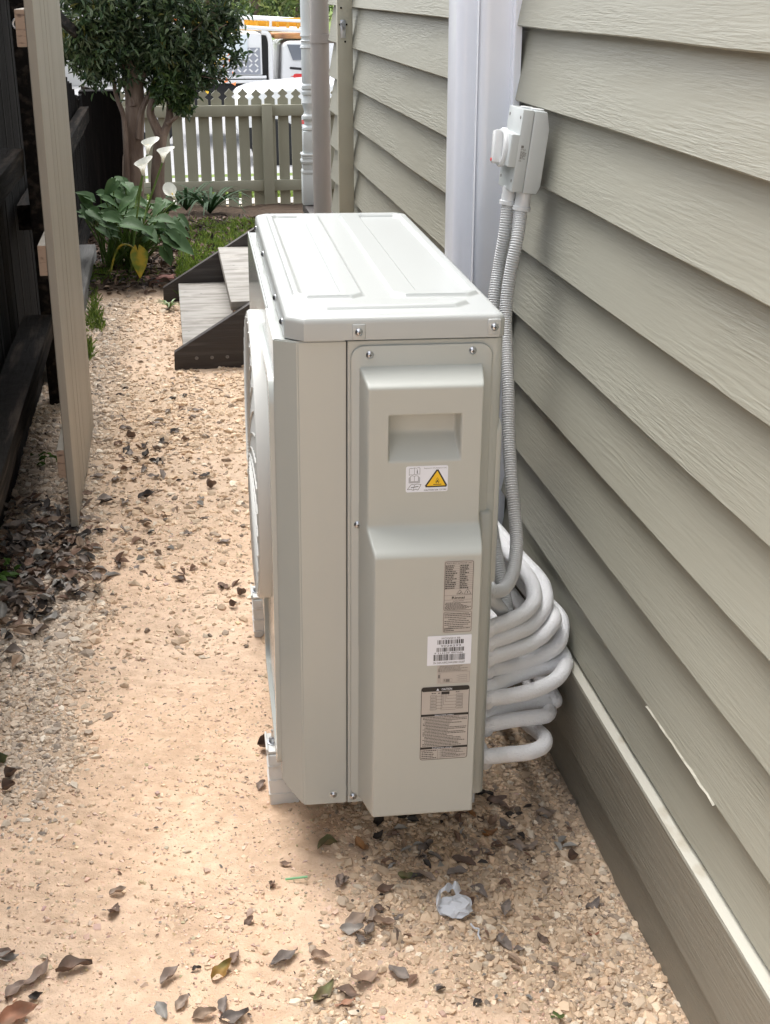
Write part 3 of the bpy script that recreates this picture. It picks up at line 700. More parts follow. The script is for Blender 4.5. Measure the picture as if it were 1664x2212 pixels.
def illegible(mb, u0, u1, w0, w1, n, v, seed=1, ind=0, th=.42):
    """rows of print too small to read: short dashes of word length"""
    R_ = random.Random(seed); p = (w1-w0)/n
    for i in range(n):
        z = w1-(i+.5)*p; x = u0+(ind if R_.random() < .4 else 0); end = u1-(R_.random()**2)*(u1-u0)*.45
        while x < end:
            l = R_.uniform(.0012, .0042); fl_(mb, x, z-p*th/2, min(x+l, end), z+p*th/2, v); x += l+.0007
    return mb
# warning sticker under the grip
v = cv(.19, .605)
w1 = sticker('warning_sticker', M_STK, .1565, .2210, .5845, .6262, v); vp = v-.0008
b = MB(); ln(b, [(.2046, .6195), (.1868, .5932), (.2190, .5932), (.2046, .6195)], .0030, vp)
b.face([(.2044, vp, .6225), (.1845, vp, .5920), (.1850, vp, .5912), (.2205, vp, .5912), (.2210, vp, .5922), (.2056, vp, .6225)][::-1]) if False else None
text(b, 'CAUTION', .1845, .5862, .0026, vp, width=.0150, bold=.01); text(b, 'RISK OF FIRE', .2010, .5862, .0026, vp, width=.0180)
text(b, 'Required for R32 Refrigerant only', .1845, .6218, .0016, vp, width=.034)
T = .00035*1.3
ln(b, [(.1615, .6225), (.1635, .6232), (.1660, .6228), (.1695, .6238), (.1695, .6135), (.1660, .6125), (.1638, .6130), (.1615, .6122), (.1615, .6225)], T, vp)
ln(b, [(.1695, .6238), (.1725, .6232), (.1750, .6238), (.1778, .6235), (.1778, .6135), (.1750, .6140), (.1725, .6130), (.1695, .6135)], T, vp)
text(b, 'i', .1737, .6148, .0068, vp, 'C', bold=.02)
for k_ in range(3):
    o_ = k_*.0011; ln(b, [(.1635-o_, .6105-o_), (.1635-o_, .6020-o_), (.1755+o_, .6020-o_), (.1755+o_, .6105-o_)], T, vp)
ln(b, [(.1635, .6105), (.1665, .6112), (.1695, .6105), (.1725, .6112), (.1755, .6105)], T, vp); ln(b, [(.1695, .6105), (.1695, .6020)], T, vp)
ln(b, [(.1590, .5890), (.1640, .5965), (.1665, .5975), (.1700, .5965), (.1735, .5978), (.1800, .5968), (.1755, .5880), (.1720, .5895), (.1680, .5880), (.1640, .5895), (.1590, .5890)], T*1.3, vp)
ln(b, [(.1700, .5965), (.1680, .5880)], T, vp); ln(b, [(.1645, .5922), (.1760, .5938)], T*2.2, vp)
ln(b, [(.1985, .5962), (.2110, .5962)], .0011, vp-.0003)
ln(b, [(.2035, .5975), (.2020, .6000), (.2030, .6035), (.2048, .6070), (.2066, .6035), (.2078, .6000), (.2060, .5975)], .00045, vp-.0003)
b.face([(.2033, vp-.0003, .5982), (.2030, vp-.0003, .6002), (.2048, vp-.0003, .6040), (.2066, vp-.0003, .6002), (.2062, vp-.0003, .5982), (.2048, vp-.0003, .6010)])
A(b, 'print', M_INK, w1, smooth=False)
b = MB().face([(.2046, vp-.00015, .6180), (.2176, vp-.00015, .5940), (.1886, vp-.00015, .5940)]); A(b, 'yellow_field', M_YEL, w1, smooth=False)
# rating plate
v = cv(.24, .43); s2 = sticker('rating_plate', M_STKG, .2095, .2560, .3685, .4905, v, .003); vp = v-.0008
b = MB(); G = M_INKG
def frame(mb, u0, u1, w0, w1, t, v, r=.003):
    p = rrect(u0, u1, w0, w1, r, 4); ln(mb, p+[p[0]], t, v)
frame(b, .2110, .2548, .4070, .4890, .0006, vp); frame(b, .2110, .2548, .3700, .4045, .0005, vp)
text(b, 'MULTI SPLIT OUTDOOR UNIT', .2329, .4850, .0024, vp, 'C', width=.039)
for i in range(13):
    z = .4835-i*.0031; ln(b, [(.211, z), (.2548, z)], .00022, vp); 
    illegible(b, .212, .2300, z-.0028, z-.0002, 1, vp, i, 0, .6); illegible(b, .2345, .2480, z-.0028, z-.0002, 1, vp, i+50, 0, .6)
ln(b, [(.2335, .4835), (.2335, .4440)], .0002, vp)
ln(b, [(.211, .4435), (.2548, .4435)], .0003, vp)
for cx_, s_ in ((.2350, .0048), (.2470, .0058)): ln(b, [(cx_, .4368+s_), (cx_-s_, .4368-s_*.5), (cx_+s_, .4368-s_*.5), (cx_, .4368+s_)], .0005, vp)
ln(b, [(.2330, .4362), (.2345, .4350), (.2372, .4378)], .0008, vp); ln(b, [(.2470, .4355), (.2470, .4385)], .0010, vp)
ln(b, [(.211, .4325), (.2548, .4325)], .0003, vp)
text(b, 'Rinnai', .2329, .4265, .0042, vp, 'C', width=.0200, bold=.022)
ln(b, [(.211, .4250), (.2548, .4250)], .0003, vp)
text(b, 'CAUTION', .2345, .4217, .0022, vp, 'C', width=.0135); ln(b, [(.2260, .4238), (.2247, .4217), (.2273, .4217), (.2260, .4238)], .0003, vp)
illegible(b, .2125, .2535, .4080, .4208, 7, vp, 7, .001, .5)
illegible(b, .2125, .2535, .3745, .4030, 9, vp, 9, .006, .35); ln(b, [(.211, .4000), (.2548, .4000)], .0002, vp); ln(b, [(.211, .3780), (.2548, .3780)], .0002, vp)
illegible(b, .2120, .2280, .3710, .3775, 2, vp, 19, 0, .5)
A(b, 'print', M_INK, s2, smooth=False)
# bar code sticker
v = cv(.23, .34)-.0004; s3_ = sticker('barcode_sticker', M_STK, .1868, .2562, .3132, .3645, v, .0012); vp = v-.0008
b = MB()
def bars(mb, u0, u1, w0, w1, n, seed):
    R_ = random.Random(seed); x = u0; un = (u1-u0)/n; 
    while x < u1:
        a = un*R_.choice((1, 1, 2, 3)); g_ = un*R_.choice((1, 1, 2)); fl_(mb, x, w0, min(x+a, u1), w1, vp); x += a+g_
text(b, 'MONSH13B', .2235, .3583, .0033, vp, 'C', width=.029); bars(b, .2022, .2435, .3498, .3572, 66, 3)
text(b, '9028299', .2238, .3452, .0034, vp, 'C', width=.032); bars(b, .2015, .2445, .3368, .3440, 66, 5)
text(b, '9 314109 497046', .2205, .3328, .0031, vp, 'C', width=.045); bars(b, .1965, .2470, .3212, .3320, 92, 8)
text(b, 'SN 540U6895204A5080150287', .2215, .3158, .0036, vp, 'C', width=.050)
A(b, 'print', M_INK, s3_, smooth=False)
# small instruction sticker
v = cv(.23, .295); s4 = sticker('instruction_sticker', M_STKG, .2030, .2560, .2795, .3125, v, .001); vp = v-.0008
b = MB(); illegible(b, .2045, .2545, .3010, .3118, 5, vp, 21, .003, .5)
frame(b, .2085, .2550, .2815, .3000, .0003, vp, .0005)
for z in (.2850, .2890, .2930): frame(b, .2380, .2510, z-.0014, z+.0014, .0003, vp, .0008); ln(b, [(.2345, z), (.2375, z)], .0004, vp)
frame(b, .2130, .2275, .2830, .2885, .0003, vp, .0004); fl_(b, .2170, .2832, .2235, .2878, vp); fl_(b, .2142, .2838, .2158, .2880, vp); fl_(b, .2050, .2900, .2078, .2960, vp); ln(b, [(.2065, .282), (.2065, .310)], .0005, vp)
A(b, 'print', M_INKG, s4, smooth=False)
# large caution sticker
v = cv(.215, .21); u0, u1, w0, w1_ = .1785, .2565, .1420, .2755
s5 = sticker('caution_sticker', M_STKG, u0, u1, w0, w1_, v, .004); vp = v-.0008
b = MB(); frame(b, u0+.0008, u1-.0008, w0+.0008, w1_-.0008, .0008, vp, .004)
p_ = rrect(u0+.0006, u1-.0006, w1_-.0085, w1_-.0004, .0038, 4); b.face([(a, vp, c_) for a, c_ in p_])
fl_(b, u0+.0008, .2222, u1-.0008, .2262, vp); fl_(b, u0+.0008, .1622, u1-.0008, .1662, vp)
illegible(b, u0+.004, u1-.003, .1672, .2215, 20, vp, 33, .003, .42)
for i in range(5):
    z = .2580-i*.0055; frame(b, .1935, .2035, z-.0024, z+.0020, .00035, vp, .0006); text(b, 'Unit '+'EDCBA'[i], .1945, z-.0010, .0016, vp, width=.008)
    frame(b, .2350, .2455, z-.0016, z+.0026, .00035, vp, .0006); text(b, 'Unit '+'EDCBA'[i], .2362, z-.0005, .0016, vp, width=.008)
    ln(b, [(.2035, z), (.2130+.0022*(4-i)*0, z)], .00035, vp); xk = .2222-.0024*i; ln(b, [(xk, .2635), (xk, z+.0005), (.2350, z+.0005)], .00035, vp)
fl_(b, .2110, .2610, .2240, .2660, vp); ln(b, [(.2110, .2610), (.2110, .2330), (.2340, .2330)], .00035, vp)
illegible(b, .1955, .2030, .2620, .2650, 1, vp, 4, 0, .5); illegible(b, .2060, .2095, .2620, .2650, 1, vp, 4, 0, .5); illegible(b, .2340, .2400, .2630, .2655, 1, vp, 4, 0, .5)
illegible(b, u0+.003, .206, .1440, .1612, 5, vp, 41, 0, .4); illegible(b, .214, u1-.003, .1450, .1612, 6, vp, 43, 0, .35)
for x in (.2075, .2120): ln(b, [(x, .143), (x, .1620)], .0003, vp)
for i in range(4): ln(b, [(.2075, .1465+i*.004), (u1-.001, .1465+i*.004)], .0002, vp)
A(b, 'print', M_INK, s5, smooth=False)
b = MB(); text(b, 'CAUTION', .2195, .2688, .0036, vp-.0003, 'C', width=.0165, bold=.012)
text(b, 'Important notes', .2165, .2232, .0022, vp-.0003, 'C', width=.030, bold=.01); text(b, 'Refrigerant charge', .2150, .1632, .0022, vp-.0003, 'C', width=.033, bold=.01)
b.face([(.2050, vp-.0003, .2722), (.2028, vp-.0003, .2684), (.2072, vp-.0003, .2684)]); A(b, 'white_lettering', M_STK, s5, smooth=False)

# mounting blocks under the feet
for i, (lb_, vv) in enumerate((('white plastic mounting block under the near corner of the unit, at its front', .205), ('white plastic mounting block under the far end of the fan side', .865),
                              ('white plastic mounting block under the near rear foot by the pipes', .205), ('white plastic mounting block under the far rear foot', .865))):
    uu = -.022 if i < 2 else .31
    p = AW @ Vector((uu, vv, 0)); zt = p.z-.003; g = gz(p.x, p.y)-.02
    t = thing('mounting_block', (p.x, p.y, g), lb_, 'mounting block', 'plastic blocks the unit stands on')
    t.rotation_euler = (0, 0, -.0245)
    h = zt-g; b = MB().box((-.030, -.036, 0), (.024, .045, h), .003)
    b.build('block_body', M_BLOCK, t, local=True)
    for kk in range(3):
        b = MB(); z = h*(.30+.25*kk); b.box((-.0315, -.0375, z), (.0255, .0465, z+.0022), .0006, 1); b.build('block_rib', M_BLOCK, t, local=True)

# ------------------------------------------------------------------ wall ducts
def duct(yn, yf, xf, label):
    t = thing('pipe_duct', (XW, (yn+yf)/2, -.05), label, 'duct', 'white plastic pipe ducts up the wall')
    prof = [(XW+.004, yn-.018), (XW-.006, yn-.018), (XW-.0065, yn)]
    r = .024
    for i in range(9):
        a = PI*1.5-PI/2*i/8 ; prof.append((xf+r+r*math.cos(a), yn+r+r*math.sin(a)))
    prof += [(xf-.001, (yn+yf)/2)]
    for i in range(9):
        a = PI-PI/2*i/8; prof.append((xf+r+r*math.cos(a), yf-r+r*math.sin(a)))
    prof += [(XW-.0065, yf), (XW-.006, yf+.018), (XW+.004, yf+.018)]
    MB().prism(prof, 2, .02, 3.0).build('duct_cover', M_DUCT, t, angle=45)
    MB().box((XW-.004, yn-.024, .02), (XW+.010, yf+.024, 3.0)).build('duct_base', M_DUCT, t)
    return t
n_ = on(1096, 200, 0, XW); yn2 = on(1110, 200, 0, XW-.004).y+.028
s2p = on(1026, 300, 0, XW-.072)
duct(yn2, s2p.y+.012, XW-.072, 'nearer white plastic pipe duct on the wall, just behind the isolator switch')
s1p = on(963, 300, 0, XW-.072)
duct(s1p.y-.112, s1p.y+.010, XW-.072, 'farther white plastic pipe duct on the wall, left of the other one')

# ------------------------------------------------------------------ isolator switch
ym = 2.45
TR, TF, BF, BR = on(1191, 243, 1, ym), on(1134, 238, 1, ym), on(1104.5, 415, 1, ym), on(1165, 422, 1, ym)
zax = ((TR+TF)/2-(BR+BF)/2); zax.y = 0; hI = zax.length; zax.normalize()
yax = Vector((0, 1, 0)); xax = yax.cross(zax).normalized()      # towards the wall
dI = ((TR-TF).dot(xax)+(BR-BF).dot(xax))/2
ob_ = BF
iso = thing('isolator_switch', (0, 0, 0), 'grey weatherproof rotary isolator switch tilted on the weatherboards', 'switch')
mI = Matrix((xax, yax, zax)).transposed().to_4x4(); mI.translation = ob_; iso.matrix_basis = mI
wI = .104
def I(mb, name, m_, parent=iso, **k): return mb.build(name, m_, parent, local=True, **k)
d0 = dI*.42
b = MB().prism([(d0, 0), (d0, hI), (dI*.88, hI), (dI+.002, hI*.80), (dI+.002, hI*.10), (dI*.93, 0)], 1, 0, wI, .0022, 3)
I(b, 'housing_base', M_ISO)
b = MB().prism([(0, 0), (0, hI), (d0-.0006, hI), (d0-.0006, 0)], 1, .0, wI, .0016, 2); I(b, 'housing_cover', M_ISO)
b = MB().box((-.015, .0004, hI*.30), (.004, wI-.0004, hI*.70), .0025, 3); I(b, 'switch_boss', M_ISO)
Md = Matrix.Translation((-.013, wI/2, hI*.5)) @ Matrix.Rotation(-PI/2, 4, 'Y')
b = MB().lathe([(.037, 0), (.037, .006), (.034, .009), (.029, .0092), (.027, .006), (.0, .006)][:-1], 36, Md); I(b, 'dial_ring', M_ISOW)
b = MB().box((-.010, -.031, 0), (.010, .031, .018), .004, 2, mat=Matrix.Translation((-.018, wI/2, hI*.5)) @ Matrix.Rotation(-PI/2, 4, 'Y') @ Matrix.Rotation(PI/2+.25, 4, 'Z')); dl = I(b, 'dial_handle', M_ISOW)
b = MB().lathe([(.003, 0), (.003, .0015)], 12, Matrix.Translation((-.0362, wI/2-.006, hI*.5-.024)) @ Matrix.Rotation(-PI/2, 4, 'Y')); I(b, 'red_mark', M_RED, dl)
for (yy, zz) in ((.012, .90), (wI-.012, .90), (.012, .13), (wI-.012, .13)):
    b = MB().lathe([(.0032, -.001), (.0032, .0006)], 12, Matrix.Translation((0, yy, hI*zz)) @ Matrix.Rotation(-PI/2, 4, 'Y')); I(b, 'screw_hole', M_INKG)
for xx, yy in ((dI*.36, .05), (dI*.62, .025)):
    b = MB().lathe([(.013, 0), (.013, .003), (.011, .004)], 20, Matrix.Translation((xx, yy, hI-.0005))); I(b, 'blanking_plug', M_ISOW)
b = MB(); v_ = -.0003
text(b, 'IP66', d0-.0165, hI*.515, .004, v_, width=.010); illegible(b, d0-.0165, d0-.004, hI*.41, hI*.505, 7, v_, 5, 0, .6); fl_(b, d0-.0165, hI*.545, d0-.0115, hI*.575, v_); 
ln(b, [(d0-.015, hI*.405), (d0-.0175, hI*.385), (d0-.0125, hI*.385), (d0-.015, hI*.405)], .0006, v_)
I(b, 'print', M_INKG, iso, smooth=False)
g1 = Vector((dI*.58, .020, -.034)); g2 = Vector((dI*.22, .052, -.030))
gp1, gp2 = mI @ g1, mI @ g2
for g_ in (g1, g2):
    b = MB().lathe([(.0150, .034), (.0150, .008), (.0175, .007), (.0175, 0), (.0135, -.001)], 22, Matrix.Translation(g_)); I(b, 'conduit_gland', M_ISOW)

# corrugated conduits
def conduit(path, r, name, label, pitch=.0048):
    P = crv(path, 14); L_ = [0]
    for a, c_ in zip(P, P[1:]): L_.append(L_[-1]+(c_-a).length)
    step_ = pitch/4; n = int(L_[-1]/step_); out_ = []; rr = []; j = 0
    for i in range(n+1):
        s_ = i*step_
        while j < len(L_)-2 and L_[j+1] < s_: j += 1
        f = (s_-L_[j])/max(1e-9, L_[j+1]-L_[j]); out_.append(P[j].lerp(P[j+1], min(1, f))); rr.append(r-(0, .0004, .0020, .0004)[i % 4])
    b = MB().tube(out_, rr, 14); o = b.build(name, M_COND, angle=80); return tag(o, label, 'conduit', None)
def pz(px, py, y): return on(px, py, 1, y)
pA = [gp1+Vector((0, 0, .004)), pz(1117, 520, 2.44), pz(1101, 600, 2.43), pz(1093, 680, 2.41), pz(1095, 760, 2.37), pz(1098, 850, 2.32), pz(1100, 950, 2.27), pz(1105, 1040, 2.22), pz(1113, 1120, 2.18), pz(1116, 1180, 2.14), pz(1108, 1238, 2.09), pz(1088, 1272, 2.05), pz(1062, 1278, 2.01), pz(1035, 1275, 2.0)]
conduit(pA, .0128, 'corrugated_conduit', 'grey corrugated conduit from the switch, curving down behind the unit to its pipe cover')
pB = [gp2+Vector((0, 0, .004)), pz(1091, 500, 2.49), pz(1079, 570, 2.49), pz(1068, 640, 2.47), pz(1062, 730, 2.44), pz(1058, 900, 2.38), pz(1058, 1100, 2.3), pz(1100, 1340, 2.13), pz(1084, 1318, 2.07), pz(1062, 1296, 2.02), pz(1035, 1280, 2.0)]
conduit(pB, .0128, 'corrugated_conduit', 'grey corrugated conduit beside the other one, hidden lower down by the unit')

# ------------------------------------------------------------------ coil of insulated pipe
coil = thing('pipe_coil', (.60, 2.3, gz(.6, 2.3)), 'coil of white insulated refrigerant pipe looped between the unit and the wall', 'pipe coil')
def loop(front, back, r=.0148):
    f0 = front[0]; pts = [pz(1046, f0[1]+3, 2.005)]+[pz(*q) for q in front]+[Vector(q) for q in back]
    pts.append(Vector((.505, 2.14, pts[0].z+.006)))
    P = crv(pts, 10, closed=True); rr = [r*(1+.035*mnoise.noise(p*45)) for p in P]
    L_ = [0]
    for a, c_ in zip(P, P[1:]+P[:1]): L_.append(L_[-1]+(c_-a).length)
    Q_, r2, j = [], [], 0; m_ = int(L_[-1]/.0024)//2*2
    for i in range(m_):
        s_ = L_[-1]*i/m_
        while L_[j+1] < s_: j += 1
        f = (s_-L_[j])/(L_[j+1]-L_[j]); Q_.append(P[j].lerp(P[(j+1) % len(P)], f)); r2.append(rr[j]*(1-f)+rr[(j+1) % len(P)]*f-(.0006 if i % 2 else 0))
    b = MB().tube(Q_, r2, 14, closed=True); return b.build('insulated_pipe', M_PIPE, coil, angle=80)
loop([(1063, 1353, 2.00), (1095, 1343, 2.03), (1130, 1325, 2.07), (1153, 1298, 2.12), (1150, 1262, 2.20), (1126, 1225, 2.32), (1095, 1190, 2.48)], [(.655, 2.75, .23), (.58, 2.80, .28), (.53, 2.5, .30)])
loop([(1063, 1384, 2.00), (1105, 1370, 2.03), (1147, 1350, 2.08), (1177, 1310, 2.14), (1176, 1270, 2.20), (1158, 1240, 2.28), (1125, 1205, 2.42)], [(.675, 2.70, .21), (.60, 2.86, .24), (.53, 2.5, .27)])
loop([(1061, 1418, 1.99), (1105, 1405, 2.02), (1150, 1388, 2.06), (1186, 1358, 2.10), (1194, 1326, 2.15)], [(.683, 2.35, .19), (.672, 2.75, .17), (.60, 2.85, .2), (.53, 2.5, .22)])
loop([(1059, 1445, 2.01), (1110, 1436, 2.05), (1160, 1420, 2.08), (1205, 1392, 2.11), (1214, 1350, 2.16), (1198, 1318, 2.22)], [(.688, 2.42, .18), (.672, 2.8, .15), (.60, 2.85, .16), (.53, 2.5, .19)])
loop([(1057, 1484, 1.99), (1095, 1467, 2.03), (1150, 1447, 2.07), (1198, 1436, 2.10), (1216, 1413, 2.13)], [(.686, 2.35, .13), (.672, 2.75, .10), (.60, 2.88, .12), (.53, 2.5, .14)])
loop([(1056, 1508, 1.97), (1100, 1503, 1.99), (1155, 1490, 2.01), (1200, 1468, 2.04), (1219, 1440, 2.08), (1212, 1418, 2.16)], [(.686, 2.40, .10), (.665, 2.8, .08), (.60, 2.9, .09), (.53, 2.5, .11)])
loop([(1053, 1545, 2.00), (1095, 1530, 2.03), (1140, 1518, 2.06), (1180, 1514, 2.08), (1195, 1503, 2.11)], [(.668, 2.35, .05), (.65, 2.7, .02), (.60, 2.85, .03), (.52, 2.5, .05)])
loop([(1051, 1566, 1.98), (1100, 1556, 1.99), (1150, 1550, 2.01), (1180, 1545, 2.03), (1186, 1533, 2.07), (1175, 1522, 2.14)], [(.665, 2.45, .01), (.64, 2.7, -.01), (.59, 2.85, -.0), (.52, 2.5, .02)])
loop([(1045, 1636, 1.92), (1090, 1630, 1.93), (1140, 1625, 1.94), (1172, 1612, 1.96), (1176, 1594, 2.0), (1158, 1576, 2.06), (1137, 1560, 2.13)], [(.632, 2.35, -.055), (.60, 2.55, -.06), (.54, 2.5, -.06), (.48, 2.3, -.045)])

# rough black print on the insulation is left to the material; tape mark on one loop

# ------------------------------------------------------------------ open timber gate at the left
xg = -.320
gy0 = gp(158, 1147).y
gate = thing('side_gate', (xg, 4.4, -.05), 'beige painted timber gate standing open against the dark fence', 'gate')
zt_ = 1.62
edges = [gy0, gy0+.098, gy0+.21, gy0+.33, gy0+.445, gy0+.56, gy0+.68, gy0+.80, gy0+.93]
for i, (a, c_) in enumerate(zip(edges, edges[1:])):
    zb_ = gz(xg, a)+(.012 if i < 4 else -.002)+.006*math.sin(i*2.3)
    MB().box((xg-.0105, a, zb_), (xg+.0105+.0006*math.sin(i*5), c_-.0012, zt_), .0016, 1).build('paling', M_GATE, gate)
def batten(z0, z1, pxl):
    q = on(*pxl, 1, gy0+.004)
    q.x = xg-.0108-(.024 if z0 > .8 else .021)
    MB().box((q.x, gy0+.004, z0), (xg-.0108, gy0+.92, z1), .002, 1).build('ledge_rail', M_GATE, gate)
    MB().box((q.x+.001, gy0+.0015, z0+.001), (xg-.0112, gy0+.0038, z1-.001)).build('rail_end_grain', M_RAWPINE, gate)
for a_, b_, l_ in (((40, 20), (52, 102), 38), ((95, 530), (100, 596), 88), ((128, 972), (138, 1032), 124)):
    za, zc = on(*a_, 1, gy0+.004).z, on(*b_, 1, gy0+.004).z
    batten(zc, za, (l_+3, (a_[1]+b_[1])/2))
q = on(24, 52, 1, gy0+.01)
b = MB(); rr_ = [(q.x+.011*math.cos(t_), q.y, q.z+.011*math.sin(t_)) for t_ in np.linspace(0, 2*PI, 16, endpoint=False)]
b.tube(rr_, .0035, 8, closed=True); b.tube([(q.x+.010, q.y, q.z-.006), (q.x+.022, q.y, q.z-.016), (q.x+.034, q.y, q.z-.012)], .005, 8); b.tube([(q.x+.020, q.y, q.z-.012), (q.x+.021, q.y, q.z-.040)], .003, 8)
b.build('latch_ring', M_ZINC, gate)
for z_ in (.25, 1.25):
    MB().box((xg-.016, gy0+.55, z_), (xg-.0115, gy0+.98, z_+.035), .001).build('hinge_strap', M_ZINC, gate)

gate.rotation_euler = (0, .0075, 0); gate.location.x += .006

# ------------------------------------------------------------------ dark paling fence on the left
xf_ = -.50
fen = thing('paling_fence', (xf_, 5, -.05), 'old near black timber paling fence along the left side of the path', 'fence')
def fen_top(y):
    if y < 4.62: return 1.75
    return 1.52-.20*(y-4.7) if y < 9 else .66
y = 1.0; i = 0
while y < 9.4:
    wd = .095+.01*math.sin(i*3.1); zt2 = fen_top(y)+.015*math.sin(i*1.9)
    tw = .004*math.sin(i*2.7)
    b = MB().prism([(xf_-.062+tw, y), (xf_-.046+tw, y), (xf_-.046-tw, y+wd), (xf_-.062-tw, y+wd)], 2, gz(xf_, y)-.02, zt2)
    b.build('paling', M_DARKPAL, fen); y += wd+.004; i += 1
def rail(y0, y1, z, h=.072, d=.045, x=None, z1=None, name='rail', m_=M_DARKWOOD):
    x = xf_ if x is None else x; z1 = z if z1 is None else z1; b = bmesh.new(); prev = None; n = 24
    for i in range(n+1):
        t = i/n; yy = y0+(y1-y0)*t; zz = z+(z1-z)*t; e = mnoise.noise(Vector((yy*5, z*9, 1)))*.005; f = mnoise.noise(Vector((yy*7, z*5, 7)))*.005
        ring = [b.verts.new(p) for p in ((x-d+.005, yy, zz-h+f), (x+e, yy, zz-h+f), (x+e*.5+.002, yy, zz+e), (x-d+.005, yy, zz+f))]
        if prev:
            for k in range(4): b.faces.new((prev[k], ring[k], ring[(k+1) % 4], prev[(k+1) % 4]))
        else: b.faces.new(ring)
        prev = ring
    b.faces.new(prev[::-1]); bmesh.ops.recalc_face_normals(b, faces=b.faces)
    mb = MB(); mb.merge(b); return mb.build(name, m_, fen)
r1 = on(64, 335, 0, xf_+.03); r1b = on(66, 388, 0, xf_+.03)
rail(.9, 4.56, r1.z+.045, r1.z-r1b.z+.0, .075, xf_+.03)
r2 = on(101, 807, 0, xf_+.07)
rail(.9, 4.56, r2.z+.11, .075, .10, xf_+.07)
MB().box((xf_-.04, .9, -.12), (xf_-.015, 9.3, .02)).build('ground_board', M_DARKWOOD, fen)
# posts
q = on(20, 10, 1, 4.60); q2 = on(75, 200, 1, 4.60)
MB().box((q.x, 4.60, -.15), (q2.x+.05, 4.70, 1.9), .006).build('hinge_post', M_DARKWOOD, fen)
y2 = gp(226, 408).y
q = on(180, 250, 1, y2); q2 = on(221, 300, 1, y2); zt3 = on(200, 190, 1, y2).z
MB().prism([(q.x, gz(q.x, y2)-.1), (q2.x, gz(q.x, y2)-.1), (q2.x, zt3-.02), (q.x, zt3+.02)], 1, y2, y2+.09, .006).build('post', M_DARKWOOD, fen)
rr3 = on(229, 236, 0, xf_+.01)
rail(4.7, min(y2, on(192, 236, 0, xf_+.03).y), on(188, 236, 0, xf_+.03).z, .085, .06, xf_+.03)
rail(4.7, y2, 1.50, .06, .03, xf_-.02, z1=.70, name='sloping_capping')
q3 = on(193, 500, 0, xf_+.05)
sl = thing('timber_sleeper', (xf_, 6.2, -.05), 'grey weathered sleeper lying along the base of the fence by the lilies', 'sleeper')
pn = gp(178, 600); 
MB().box((xf_-.02, 4.9, gz(xf_, 5)-.03), (xf_+.085, 7.3, .035), .008).build('sleeper_beam', mat('grey_sleeper', (.16, .155, .145), .85, bump=[((80, 6, 80), .9, .006, 5, 1)], var=((20, 3, 20), (.07, .065, .06), .45, .7, 5)), sl)
# neighbour's dark sheds side seen beyond the fence
q = on(229, 300, 1, 9.6); q2 = on(266, 300, 1, 9.6)
dk = thing('corner_post', (q.x, 9.6, gz(0, 9.6)), 'tall black timber post standing where the side fence meets the picket fence', 'post')
MB().box((q.x-.16, 9.55, gz(0, 9.6)-.1), (q2.x, 9.72, on(250, 195, 1, 9.6).z), .006).build('post_shaft', M_DARKPAL, dk)

# ------------------------------------------------------------------ picket fence across the front
yF = gp(583, 445).y
def fz(r): return on(600, r, 1, yF).z
def fx(px, r=320): return on(px, r, 1, yF).x
pk = thing('picket_fence', (fx(575), yF, gz(0, yF)), 'olive beige picket fence with shaped tips across the end of the path', 'fence')
tipz, railt, railb, lrt, lrb, pkb = fz(191), fz(226), fz(250), fz(388), fz(411), fz(444)
pw = fx(544)-fx(515.5)       # pitch
def picket(x, y, w_, top, bot, lean=0):
    h_ = top-bot; k = w_/.050; hw_ = w_/2
    half = [(0, top), (.006*k, top-.012), (.010*k, top-.020), (.021*k, top-.034), (.023*k, top-.044), (.017*k, top-.052), (.011*k, top-.060), (.012*k, top-.068), (hw_, top-.085), (hw_, bot)]
    pts = [(x+a, z_) for a, z_ in half]+[(x-a, z_) for a, z_ in half[::-1][:-1]]
    me_b = MB().prism(pts, 1, y, y+.018); return me_b
wP = pw*.79
i = 0; x = fx(575)-pw*.62
xs_p = [fx(529.5)-pw*k for k in range(0, 13)]+[fx(529.5)+pw*k for k in range(1, 7)]
for x in xs_p:
    if x < q.x-.05: continue
    o = picket(x, yF+.02, wP, tipz+.003*math.sin(x*40), pkb-.02).build('picket', M_FENCE, pk, smooth=False)
for (a, c_, n_) in ((q.x-.05, fx(568), 'left'), (fx(590), XW+2.2, 'right')):
    MB().box((a, yF-.022, railb), (c_, yF+.018, railt), .002).build('top_rail', M_FENCE, pk)
    MB().box((a, yF-.022, lrb), (c_, yF+.018, lrt), .002).build('bottom_rail', M_FENCE, pk)
    MB().box((a, yF+.000, gz(0, yF)-.1), (c_, yF+.0185, pkb+.002), .002).build('base_board', M_FENCE, pk)
MB().box((fx(568), yF-.045, gz(0, yF)-.1), (fx(590), yF+.019, fz(224)), .003).build('fence_post', M_FENCE, pk)
x = fx(529.5)+pw*7
while x < XW+2.2:
    picket(x, yF+.02, wP, tipz, pkb-.02).build('picket', M_FENCE, pk, smooth=False); x += pw

